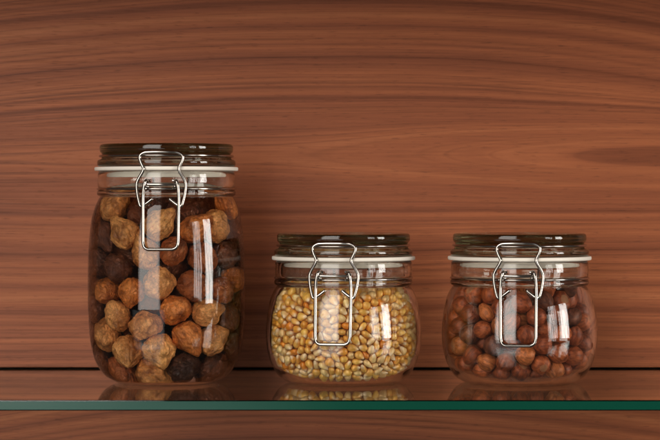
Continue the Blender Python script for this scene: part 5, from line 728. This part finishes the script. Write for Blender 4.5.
# ------------------------------------------------------------------ the place
D_CAM, H_CAM = 1.6, 0.1315
WALL_Y = 0.1225
def box_bm(x0, x1, y0, y1, z0, z1, bevel=0.0, bseg=2):
    bm = bmesh.new()
    bmesh.ops.create_cube(bm, size=1.0)
    for v in bm.verts:
        v.co = Vector((x0 + (v.co.x + .5) * (x1 - x0), y0 + (v.co.y + .5) * (y1 - y0), z0 + (v.co.z + .5) * (z1 - z0)))
    if bevel:
        bmesh.ops.bevel(bm, geom=bm.edges[:], offset=bevel, segments=bseg, affect='EDGES', profile=0.5)
    return bm
T = 0.0068
GAP = 0.0011
up = link('wood_panel', from_bm(box_bm(-0.45, 0.45, WALL_Y, WALL_Y + 0.018, GAP, 0.55, 0.0004, 1), 'wood_panel', False), M_WALL)
tag(up, 'tall walnut veneer back panel rising behind the three jars above the glass shelf', 'wall panel')
lo = link('wood_panel', from_bm(box_bm(-0.45, 0.45, WALL_Y, WALL_Y + 0.018, -0.40, -T - GAP, 0.0004, 1), 'wood_panel', False), M_WALL2)
tag(lo, 'walnut veneer back panel below the green edge of the glass shelf', 'wall panel')
top = link('unseen_shade_board', from_bm(box_bm(-0.45, 0.45, -0.15, WALL_Y - 0.0005, 0.296, 0.314, 0.001, 1), 'unseen_shade_board', False), M_WALL)  # unseen board, added above the view to shade the top of the panel
tag(top, kind='structure')
wall = link('wall', from_bm(box_bm(-0.45, 0.45, WALL_Y + 0.0185, WALL_Y + 0.03, -0.40, 0.55), 'wall', False), M_DARK)
tag(wall, kind='structure')
bm = box_bm(-0.445, 0.445, -0.144, WALL_Y + 0.004, -T, 0.0, 0.0007, 2)
for f in bm.faces:
    if f.normal.y > 0.95: f.material_index = 1
    if f.normal.y < -0.95: f.material_index = 2
sh = link('glass_shelf', from_bm(bm, 'glass_shelf', False), [M_SHELF, M_GROUND, M_EDGE])
tag(sh, 'clear glass shelf with a polished green front edge carrying all three jars', 'shelf')

# ------------------------------------------------------------------ jars
def neck_profile(zt, body, inner):
    o = catmull(body, 5)
    rel = [(47.15, 37.2), (47.7, 36.9), (48.8, 36.3), (49.25, 35.2), (49.25, 34.2), (48.8, 33.1), (47.7, 32.4), (47.3, 31.9), (47.6, 31.4), (48.3, 30.9), (48.6, 30.0), (48.65, 26.0), (48.6, 20.9), (48.3, 20.2), (47.6, 19.75), (46.6, 19.6), (44.6, 19.6), (43.7, 19.8), (43.25, 20.4), (43.2, 22.0), (43.2, 28.0)]
    p = [(0, 0.7), (20, 0.6), (29, 0.4), (32.0, 0.15)] + o + [(r, zt - d) for r, d in rel]
    i = catmull(settle(inner), 5)[::-1]
    return p + i
def arc(r0, a0, a1, n, z):
    return [(r0 * math.sin(a0 + (a1 - a0) * k / n), -r0 * math.cos(a0 + (a1 - a0) * k / n), z) for k in range(n + 1)]
LID = [(0, 0.9), (30, 0.9), (38, 0.8), (42, 0.35), (44.4, 0.0), (45.6, 0.1), (46.6, 0.6), (47.2, 1.5), (47.35, 2.6), (47.3, 4.6), (47.0, 5.6), (46.3, 6.4), (45.7, 7.0), (45.5, 8.0), (45.6, 9.2), (46.0, 10.2), (47.0, 10.9), (48.3, 11.3), (48.9, 12.0), (49.1, 13.0), (49.1, 14.6), (48.8, 15.4), (48.2, 15.8), (46, 15.9), (42.6, 15.9), (41.8, 16.4), (41.2, 17.6), (40.4, 18.2), (39.4, 17.8), (39.0, 16.2), (38.4, 12.4), (36.6, 8.6), (33, 6.6), (26, 5.8), (0, 5.3)]
GASKET = [(41.9, 16.2), (50.0, 16.3), (50.6, 16.5), (50.85, 16.9), (50.85, 18.4), (50.6, 18.8), (50.0, 19.05), (47.5, 19.3), (43.1, 19.3), (42.85, 19.8), (42.8, 23.6), (42.5, 24.0), (42.2, 24.0), (41.9, 23.6)]

def rim(x, r, z):   # a point standing r mm out from the jar's axis, x mm across, z mm above the shelf
    return (x, -math.sqrt(max(r * r - x * x, 0.0)), z)

def jar(label, X, zt, body, inner, turn, drop, lean, fill=None):
    t = bpy.data.objects.new('clip_top_jar', None)
    COL.objects.link(t)
    t.empty_display_size = 0.03
    t.location = (X, 0, 0.0003)
    t.rotation_euler = (0, 0, turn)
    tag(t, label, 'jar', 'clip top jars on the glass shelf')
    bm = lathe(neck_profile(zt, body, inner), 160)
    if fill:
        ins = catmull(settle(inner), 5)
        for f in bm.faces:
            c = f.calc_center_median()
            z = c.z / MM
            if ins[0][1] - 0.2 < z < fill:
                ri = max((r for (r, zz), (r2, z2) in zip(ins, ins[1:]) if min(zz, z2) - 1e-4 <= z <= max(zz, z2) + 1e-4), default=0)
                if math.hypot(c.x, c.y) / MM < ri + 0.6: f.material_index = 1
    link('glass_body', from_bm(bm, 'glass_body'), [M_JAR_SYRUP, M_WET] if fill else M_JAR, t)
    link('lid', from_bm(lathe([(r, zt - d) for r, d in LID], 160), 'lid'), M_LID, t)
    link('gasket', from_bm(lathe([(r, zt - d) for r, d in GASKET], 160), 'gasket'), M_RUBBER, t)
    W = 1.14
    # wire round the lid, in its groove, with the ends turned back to the hinge
    bm = bmesh.new()
    sweep(bm, arc(46.9, 0, 2 * PI * 71 / 72, 71, zt - 8.6), W * 0.8, closed=True, sub=2)
    lw = link('lid_wire', from_bm(bm, 'lid_wire'), M_WIRE, t)
    # wire round the neck groove
    bm = bmesh.new()
    sweep(bm, arc(48.5, 0, 2 * PI * 71 / 72, 71, zt - 31.8), W * 0.8, closed=True, sub=2)
    nw = link('neck_wire', from_bm(bm, 'neck_wire'), M_WIRE, t)
    # bar the lever turns on, its two short legs running back down to the neck wire
    bm = bmesh.new()
    zb = zt - 28.2
    sweep(bm, [rim(-7.6, 49.4, zb + 2.0), rim(-9.8, 50.4, zb + 1.6), rim(-11.2, 51.5, zb + 0.6), rim(-10.4, 52.2, zb - 0.3), rim(-8, 52.4, zb - 0.6), rim(0, 52.6, zb - 0.7), rim(8, 52.4, zb - 0.6), rim(10.4, 52.2, zb - 0.3), rim(11.2, 51.5, zb + 0.6), rim(9.8, 50.4, zb + 1.6), rim(7.6, 49.4, zb + 2.0)], W * 0.9)
    link('pivot_bar', from_bm(bm, 'pivot_bar'), M_WIRE, nw)
    # clasp: pinched loop over the lid edge, hooked on the lever by its inturned ends
    zc = zt
    def side(s):
        return [rim(s * 9.0, 50.4, zc - 6.6), rim(s * 11.6, 50.8, zc - 6.9), rim(s * 14.2, 51.4, zc - 8.4), rim(s * 14.9, 51.7, zc - 10.6), rim(s * 14.0, 52.0, zc - 13.6), rim(s * 12.5, 52.2, zc - 16.8), rim(s * 12.1, 52.4, zc - 18.2), rim(s * 12.9, 52.5, zc - 20.4), rim(s * 15.2, 52.6, zc - 24.2), rim(s * 16.7, 52.8, zc - 27.6), rim(s * 16.9, 53.2, zc - 30.6), rim(s * 16.2, 54.2, zc - 36.0), rim(s * 15.0, 55.0, zc - 41.2), rim(s * 14.0, 55.2, zc - 43.6), rim(s * 12.2, 54.6, zc - 43.6), rim(s * 10.2, 53.6, zc - 42.2), rim(s * 5.6, 52.4, zc - 38.6)]
    bm = bmesh.new()
    pts = side(-1)[::-1] + [rim(-4, 50.2, zc - 6.45), rim(4, 50.2, zc - 6.45)] + side(1)
    sweep(bm, pts, W, sub=5)
    link('clasp', from_bm(bm, 'clasp'), M_WIRE, t)
    # hooks on the lid wire that the clasp passes under
    bm = bmesh.new()
    # lever: long round-cornered loop, its two ends curled round the pivot bar
    bm = bmesh.new()
    zd = zt - drop
    r0, r1 = 54.0, 54.0 + lean
    L = []
    for s in (-1,):
        L += [rim(s * 9.6, 53.6, zb - 2.2), rim(s * 9.4, 51.2, zb - 1.8), rim(s * 9.5, 50.6, zb + 0.2), rim(s * 9.9, 51.6, zb + 2.0), rim(s * 10.6, 53.4, zb + 1.6), rim(s * 11.4, 54.4, zb - 0.8), rim(s * 12.0, 54.5, zb - 5), rim(s * 12.3, 54.6, zb - 12)]
    def q(x, z):
        k = (zb - 12 - z) / (zb - 12 - zd)
        return (x, -math.sqrt(54.6 ** 2 - 12.3 ** 2) - lean * k, z)
    low = [q(-12.2, zb - 24), q(-12.1, zd + 8), q(-11.9, zd + 4.5), q(-11.0, zd + 1.5), q(-8.9, zd + 0.2), q(-6, zd), q(6, zd), q(8.9, zd + 0.2), q(11.0, zd + 1.5), q(11.9, zd + 4.5), q(12.1, zd + 8), q(12.2, zb - 24)]
    R = [(-p[0], p[1], p[2]) for p in L[::-1]]
    sweep(bm, L + low + R, W * 1.05, sub=5)
    link('lever', from_bm(bm, 'lever'), M_WIRE, t)
    # hinge at the back: a wire stirrup joining lid wire and neck wire
    bm = bmesh.new()
    def bk(x, r, z): return (x, math.sqrt(r * r - x * x), z)
    sweep(bm, [bk(-14, 48.5, zt - 31.8), bk(-14, 51.5, zt - 27), bk(-13, 52.6, zt - 18), bk(-13, 51.2, zt - 11), bk(-10, 50.2, zt - 8.6), bk(0, 49.4, zt - 8.2), bk(10, 50.2, zt - 8.6), bk(13, 51.2, zt - 11), bk(13, 52.6, zt - 18), bk(14, 51.5, zt - 27), bk(14, 48.5, zt - 31.8)], W)
    link('hinge', from_bm(bm, 'hinge'), M_WIRE, lw)
    return t

XF, XC, XH = -0.1161, 0.0096, 0.1346
jar('tall clip top glass jar filled with dried figs', XF, 168.7, BIG_BODY, BIG_IN, 0.0, 73.4, 4.2, 130.5)
jar('short clip top glass jar filled with yellow popping corn', XC, 105.6, SMALL_BODY, SMALL_IN, math.radians(-8.0), 75.6, 4.2)
jar('short clip top glass jar filled with brown hazelnuts', XH, 105.6, SMALL_BODY, SMALL_IN, math.radians(-5.7), 76.4, 4.2)

# ------------------------------------------------------------------ contents
ins = [p for p in catmull(settle(BIG_IN), 5) if p[1] < 130.5]
sy = link('syrup', from_bm(lathe([(max(r - 0.05, 0), z + 0.05) for r, z in ins] + [(ins[-1][0] - 0.05, 130.5), (0, 130.5)], 160), 'syrup'), M_SYRUP)
sy.location = (-0.1161, 0, 0.0003)
tag(sy, 'dark brown syrup filling the tall jar around the figs', 'syrup')
def unpack(s, zt):
    # eight whole numbers each: shape, place in hundredths of a millimetre, turn as a quaternion in 127ths
    out = []
    for i in range(0, len(s), 8):
        v, x, y, z, a, c, d, e = s[i:i + 8]
        q = Quaternion((a / 127, c / 127, d / 127, e / 127)); q.normalize()
        P = Vector((x, y, z)) * 1e-5
        P.z -= 0.0027 * max(0.0, 1 - P.z * 1000 / zt)
        out.append((v, P, q))
    return out

def blob_mesh(name, fn, v, sub, mat, extra=None):
    bm = bmesh.new()
    bmesh.ops.create_icosphere(bm, subdivisions=sub, radius=1)
    dirs = []
    for x in bm.verts:
        n = x.co.normalized()
        dirs.append(n.copy())
        p = fn(n, v)
        if extra: p = extra(n, v, p)
        x.co = p
    me = bpy.data.meshes.new(name)
    bm.to_mesh(me)
    bm.free()
    me.polygons.foreach_set('use_smooth', [True] * len(me.polygons))
    me.materials.append(mat)
    return me, dirs

def shrivel(n, v, p):
    a = math.atan2(n.y, n.x)
    o = Vector((v * 4.7, 2.2, 9.1))
    w = noise.noise(n * 2.2 + o)
    polar = min(1.0, math.hypot(n.x, n.y) * 2.2)
    fold = abs(math.sin(a * (4.5, 5.5, 4.0, 5.0, 6.0)[v] + w * 3.2 + n.z * 1.2))
    d = (1 - fold) ** 2 * 0.09 * polar
    rg = 1 - abs(noise.noise(n * 4.3 + o)) * 2
    d += max(0, rg - 0.60) * 0.13
    d += abs(noise.noise(n * 9 + o)) * 0.03
    return p * (1 - d)

rnd = random.Random(11)
fig_meshes = [blob_mesh('dried_fig', fig_point, v, 5, M_FIG, shrivel)[0] for v in range(5)]
# five looks: tan, golden, reddish, dark, nearly black
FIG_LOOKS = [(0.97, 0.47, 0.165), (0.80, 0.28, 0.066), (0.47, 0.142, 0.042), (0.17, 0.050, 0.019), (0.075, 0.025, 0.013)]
FIG_FRONT = {
    131: (2, 'reddish brown fig just under the neck of the tall jar behind the clasp wires'),
    130: (0, 'tan fig highest against the left shoulder of the tall jar'),
    116: (0, 'large knobbly tan fig left of the lever loop of the tall jar'),
    121: (0, 'pointed tan fig framed inside the long lever loop of the tall jar'),
    106: (0, 'tan fig crossed by the lower left corner of the lever loop of the tall jar'),
    86: (2, 'reddish brown fig crossed by the lower right corner of the tall jar lever loop'),
    141: (2, 'reddish brown fig under the neck of the tall jar, right of its clasp'),
    145: (3, 'dark fig inside the upper end of the lever loop of the tall jar'),
    146: (2, 'reddish brown fig up in the neck of the tall jar below the white seal'),
    139: (1, 'golden brown fig in the neck of the tall jar near its right side'),
    124: (1, 'golden brown fig highest against the right shoulder of the tall jar'),
    101: (1, 'golden brown fig behind the top of the bright window reflection on the tall jar'),
    114: (0, 'tan fig on the right of the top of the bright window reflection'),
    79: (2, 'reddish brown fig behind the middle of the bright window reflection on the tall jar'),
    66: (2, 'reddish brown fig behind the lower end of the bright window reflection'),
    76: (0, 'large tan fig behind the pale upright reflection, below the tall jar lever loop'),
    91: (3, 'large dark brown fig near the left side, above the two small golden figs'),
    85: (1, 'small golden fig against the left side of the tall jar, below the large dark fig'),
    75: (1, 'golden brown fig beside the pale upright reflection, right of the small golden fig'),
    51: (0, 'tan fig on the left, between the golden figs above and the tan figs below'),
    45: (0, 'tan fig low against the left side of the tall jar'),
    15: (0, 'large tan fig standing on the reddish fig at the lower left of the tall jar'),
    31: (0, 'tan fig just under the lower end of the pale upright reflection'),
    16: (0, 'large tan fig near the bottom of the tall jar, above the lowest tan fig'),
    46: (1, 'golden brown fig in the middle of the jar, right of the pale reflection end'),
    41: (1, 'large golden brown fig standing above the nearly black fig'),
    56: (0, 'tan fig crossed by the lower tip of the bright window reflection'),
    26: (0, 'tan fig low on the right of the tall jar, beside the large golden fig'),
    6: (0, 'lowest tan fig, lying on the bottom of the tall jar at the front'),
    1: (4, 'nearly black fig lying on the bottom of the tall jar'),
    11: (3, 'dark brown fig on the bottom of the tall jar, right of the nearly black one'),
    0: (2, 'reddish brown fig on the bottom of the tall jar at its left corner'),
    59: (2, 'reddish brown fig near the right side of the tall jar, halfway up'),
    74: (1, 'golden brown fig squeezed against the right side of the tall jar, halfway up'),
    99: (3, 'dark fig near the right side of the tall jar, under the tan shoulder fig'),
}
def pick(r, table):
    u = r.random() * sum(w for _, w in table)
    for j, (c, w) in enumerate(table):
        u -= w
        if u <= 0: break
    k = r.uniform(0.86, 1.14)
    return j, tuple(min(1, x * k) for x in c)
FIGS = []
for i, (v, p, q) in enumerate(unpack(DATA_FIG, 136.0)):
    if p.z > 0.1255: continue        # the neck stays clear
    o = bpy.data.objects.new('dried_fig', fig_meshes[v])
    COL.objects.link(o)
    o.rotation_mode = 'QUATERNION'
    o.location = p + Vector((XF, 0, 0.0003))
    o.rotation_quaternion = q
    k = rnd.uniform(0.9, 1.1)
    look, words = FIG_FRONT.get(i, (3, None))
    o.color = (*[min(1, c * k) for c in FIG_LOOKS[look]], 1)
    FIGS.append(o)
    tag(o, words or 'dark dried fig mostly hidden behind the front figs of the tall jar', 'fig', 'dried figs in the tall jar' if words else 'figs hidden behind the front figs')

HZ_WORDS = [('reddish brown hazelnut in its shell against the front glass of the jar', 'hazelnut', 'reddish brown hazelnuts at the front'),
            ('deep brown hazelnut in its shell against the front glass of the jar', 'hazelnut', 'deep brown hazelnuts at the front'),
            ('light tan hazelnut in its shell against the front glass of the jar', 'hazelnut', 'light tan hazelnuts at the front'),
            ('blackish brown hazelnut in its shell against the front glass of the jar', 'hazelnut', 'blackish hazelnuts at the front')]
hz = [blob_mesh('hazelnut', hazel_point, v, 4, M_HAZEL)[0] for v in range(3)]
HZ_TINTS = [((0.45, 0.102, 0.026), 42), ((0.32, 0.068, 0.019), 38), ((0.54, 0.155, 0.042), 14), ((0.17, 0.048, 0.020), 6)]
for i, (v, p, q) in enumerate(unpack(DATA_HAZEL, 73.0)):
    o = bpy.data.objects.new('hazelnut', hz[v])
    COL.objects.link(o)
    o.rotation_mode = 'QUATERNION'
    o.location = p + Vector((XH, 0, 0.0003))
    o.rotation_quaternion = q
    o.scale = (rnd.uniform(0.95, 1.02),) * 2 + (rnd.uniform(0.93, 1.02),)
    j, c = pick(rnd, HZ_TINTS)
    o.color = (*c, 1)
    if p.y > -0.012 or math.hypot(p.x, p.y) < 0.034:
        tag(o, 'brown hazelnut in its shell behind the front layer of the hazelnut jar', 'hazelnut', 'hazelnuts behind the front layer')
    else:
        tag(o, *HZ_WORDS[j])

CORN_TINTS = [((0.99, 0.53, 0.11), 40), ((0.99, 0.66, 0.29), 40), ((0.97, 0.42, 0.055), 15), ((0.92, 0.31, 0.028), 5)]
def with_tip(me, dirs):
    a = me.attributes.new('tip', 'FLOAT', 'POINT')
    a.data.foreach_set('value', [max(0.0, -d.z) for d in dirs])
    return me
CORN_WORDS = [('golden yellow corn kernel against the front glass of the corn jar', 'corn kernel', 'golden yellow kernels at the front'),
              ('pale cream corn kernel against the front glass of the corn jar', 'corn kernel', 'pale cream kernels at the front'),
              ('light orange corn kernel against the front glass of the corn jar', 'corn kernel', 'light orange kernels at the front'),
              ('deep orange corn kernel against the front glass of the corn jar', 'corn kernel', 'deep orange kernels at the front')]
corn_meshes = [with_tip(*blob_mesh('corn_kernel', corn_point, v, 3, M_CORN)) for v in range(4)]
rough_corn = [blob_mesh('corn_rough', corn_point, v, 2, M_CORN_MASS) for v in range(4)]
mass_v, mass_f, mass_tip, mass_tint, nv = [], [], [], [], 0
for i, (v, p, q) in enumerate(unpack(DATA_CORN, 73.0)):
    j, tint = pick(rnd, CORN_TINTS)
    if i < N_CORN:
        o = bpy.data.objects.new('corn_kernel', corn_meshes[v])
        COL.objects.link(o)
        o.rotation_mode = 'QUATERNION'
        o.location = p + Vector((XC, 0, 0.0003))
        o.rotation_quaternion = q
        o.color = (*tint, 1)
        o.scale = (rnd.uniform(0.94, 1.0),) * 3
        tag(o, *CORN_WORDS[j])
    else:
        me, dirs = rough_corn[v]
        co = np.empty(len(me.vertices) * 3); me.vertices.foreach_get('co', co); co = co.reshape(-1, 3)
        R = np.array(q.to_matrix())
        mass_v.append(co @ R.T + np.array(p))
        fa = np.empty(len(me.polygons) * 3, dtype=np.int32); me.polygons.foreach_get('vertices', fa)
        mass_f.append(fa.reshape(-1, 3) + nv)
        mass_tip.append(np.array([max(0.0, -d.z) for d in dirs]))
        mass_tint.append(np.tile(np.array([*tint, 1.0]), (len(co), 1)))
        nv += len(co)
V = np.concatenate(mass_v); Fc = np.concatenate(mass_f)
me = bpy.data.meshes.new('corn_mass')
me.from_pydata(V.tolist(), [], Fc.tolist())
me.polygons.foreach_set('use_smooth', [True] * len(me.polygons))
a = me.attributes.new('tip', 'FLOAT', 'POINT'); a.data.foreach_set('value', np.concatenate(mass_tip))
a = me.attributes.new('tint', 'FLOAT_COLOR', 'POINT'); a.data.foreach_set('color', np.concatenate(mass_tint).ravel())
cm = link('corn_kernels', me, M_CORN_MASS)
cm.location = (XC, 0, 0.0003)
tag(cm, 'loose yellow corn kernels filling the middle and back of the jar', 'corn', kind='stuff')
for m, _ in rough_corn: bpy.data.meshes.remove(m)

# ------------------------------------------------------------------ camera and light
cam = bpy.data.cameras.new('camera')
co = bpy.data.objects.new('camera', cam)
COL.objects.link(co)
co.location = (0, -D_CAM, H_CAM)
F_PX = 2253.0
co.rotation_euler = (PI / 2 - math.atan(23.0 / F_PX), 0, 0)
cam.sensor_width = 36.0
cam.lens = F_PX / 660.0 * 36.0
cam.clip_start, cam.clip_end = 0.05, 50
cam.dof.use_dof = True
cam.dof.focus_distance = 1.55
cam.dof.aperture_fstop = 16.0
sc.camera = co

def lamp(name, az, dist, width, z0, z1, radiance, col, pattern=None):
    """a window or the added floor glow: az degrees right of straight out from the shelf"""
    l = bpy.data.lights.new(name, 'AREA')
    l.shape = 'RECTANGLE'
    h = z1 - z0
    l.size, l.size_y = width, h
    l.energy = radiance * PI * width * h
    l.color = col
    o = bpy.data.objects.new(name, l)
    COL.objects.link(o)
    a = math.radians(az)
    o.location = (dist * math.sin(a), -dist * math.cos(a), (z0 + z1) / 2)
    o.rotation_euler = (PI / 2, 0, a)       # shines level, back towards the shelf
    o.rotation_euler = Vector((-math.sin(a), math.cos(a), 0)).to_track_quat('-Z', 'Y').to_euler()
    l.use_nodes = True
    t = l.node_tree
    em = t.nodes['Emission']
    def nd(typ, **props):
        n = t.nodes.new(typ)
        for k, v in props.items(): setattr(n, k, v)
        return n
    def mul(a, b):
        n = nd('ShaderNodeMath', operation='MULTIPLY')
        t.links.new(a, n.inputs[0]); t.links.new(b, n.inputs[1])
        return n.outputs[0]
    g = nd('ShaderNodeNewGeometry')
    sp = nd('ShaderNodeSeparateXYZ')
    t.links.new(g.outputs['Parametric'], sp.inputs[0])
    r = nd('ShaderNodeValToRGB')          # the panes fade a little towards the curtain edges
    e = r.color_ramp.elements
    e[0].position, e[0].color = 0.0, (0.25, 0.25, 0.25, 1)
    e[1].position, e[1].color = 0.10, (1, 1, 1, 1)
    for pos, v in ((0.90, 1.0), (1.0, 0.25)):
        k = e.new(pos); k.color = (v, v, v, 1)
    t.links.new(sp.outputs[0], r.inputs[0])
    s = r.outputs[0]
    if pattern:
        mp = nd('ShaderNodeMapping')
        mp.inputs['Scale'].default_value = pattern[0]
        mp.inputs['Location'].default_value = (pattern[3], 0, 0)
        nz = nd('ShaderNodeTexNoise')
        nz.inputs['Scale'].default_value = 1.0
        nz.inputs['Detail'].default_value = 3.0
        cr = nd('ShaderNodeValToRGB')
        cr.color_ramp.elements[0].position = pattern[1]
        cr.color_ramp.elements[1].position = pattern[2]
        t.links.new(g.outputs['Parametric'], mp.inputs[0])
        t.links.new(mp.outputs[0], nz.inputs['Vector'])
        t.links.new(nz.outputs[0], cr.inputs[0])
        s = mul(s, cr.outputs[0])
    t.links.new(s, em.inputs['Strength'])
    return o
lamp('window_or_fill_lamp', 67, 2.4, 0.58, -0.10, 0.92, 13.0, (1.0, 0.96, 0.91), ((11, 2.6, 1), 0.30, 0.46, 5.0))
lamp('window_or_fill_lamp', 48, 2.5, 0.56, -0.08, 0.90, 8.5, (1.0, 0.96, 0.92), ((18, 1.6, 1), 0.40, 0.60, 2.0))
lamp('window_or_fill_lamp', -23, 3.0, 1.70, -0.22, 3.3, 4.1, (1.0, 0.955, 0.90))
lamp('window_or_fill_lamp', -24, 3.0, 2.6, -1.3, -0.23, 2.0, (0.97, 0.98, 1.0), ((0.6, 0.2, 1), 0.30, 0.62, 0.3))  # no window: low floor glow added to brighten the lower panel and shelf edge

w = bpy.data.worlds.new('World')
sc.world = w
w.use_nodes = True
w.node_tree.nodes['Background'].inputs[0].default_value = (0.9, 0.8, 0.72, 1)
w.node_tree.nodes['Background'].inputs[1].default_value = 0.06

sc.view_settings.view_transform = 'Standard'
sc.view_settings.look = 'None'
sc.view_settings.gamma = 1
sc.view_settings.exposure = 0.3
sc.render.engine = 'CYCLES'
cy = sc.cycles
cy.max_bounces = 40
cy.transmission_bounces = 36
cy.glossy_bounces = 12
cy.diffuse_bounces = 8
cy.transparent_max_bounces = 16
cy.volume_bounces = 0
cy.caustics_reflective = True
cy.caustics_refractive = True
cy.blur_glossy = 0.3
cy.sample_clamp_indirect = 6.0
cy.use_denoising = True
cy.denoiser = 'OPENIMAGEDENOISE'
cy.denoising_input_passes = 'RGB_ALBEDO_NORMAL'
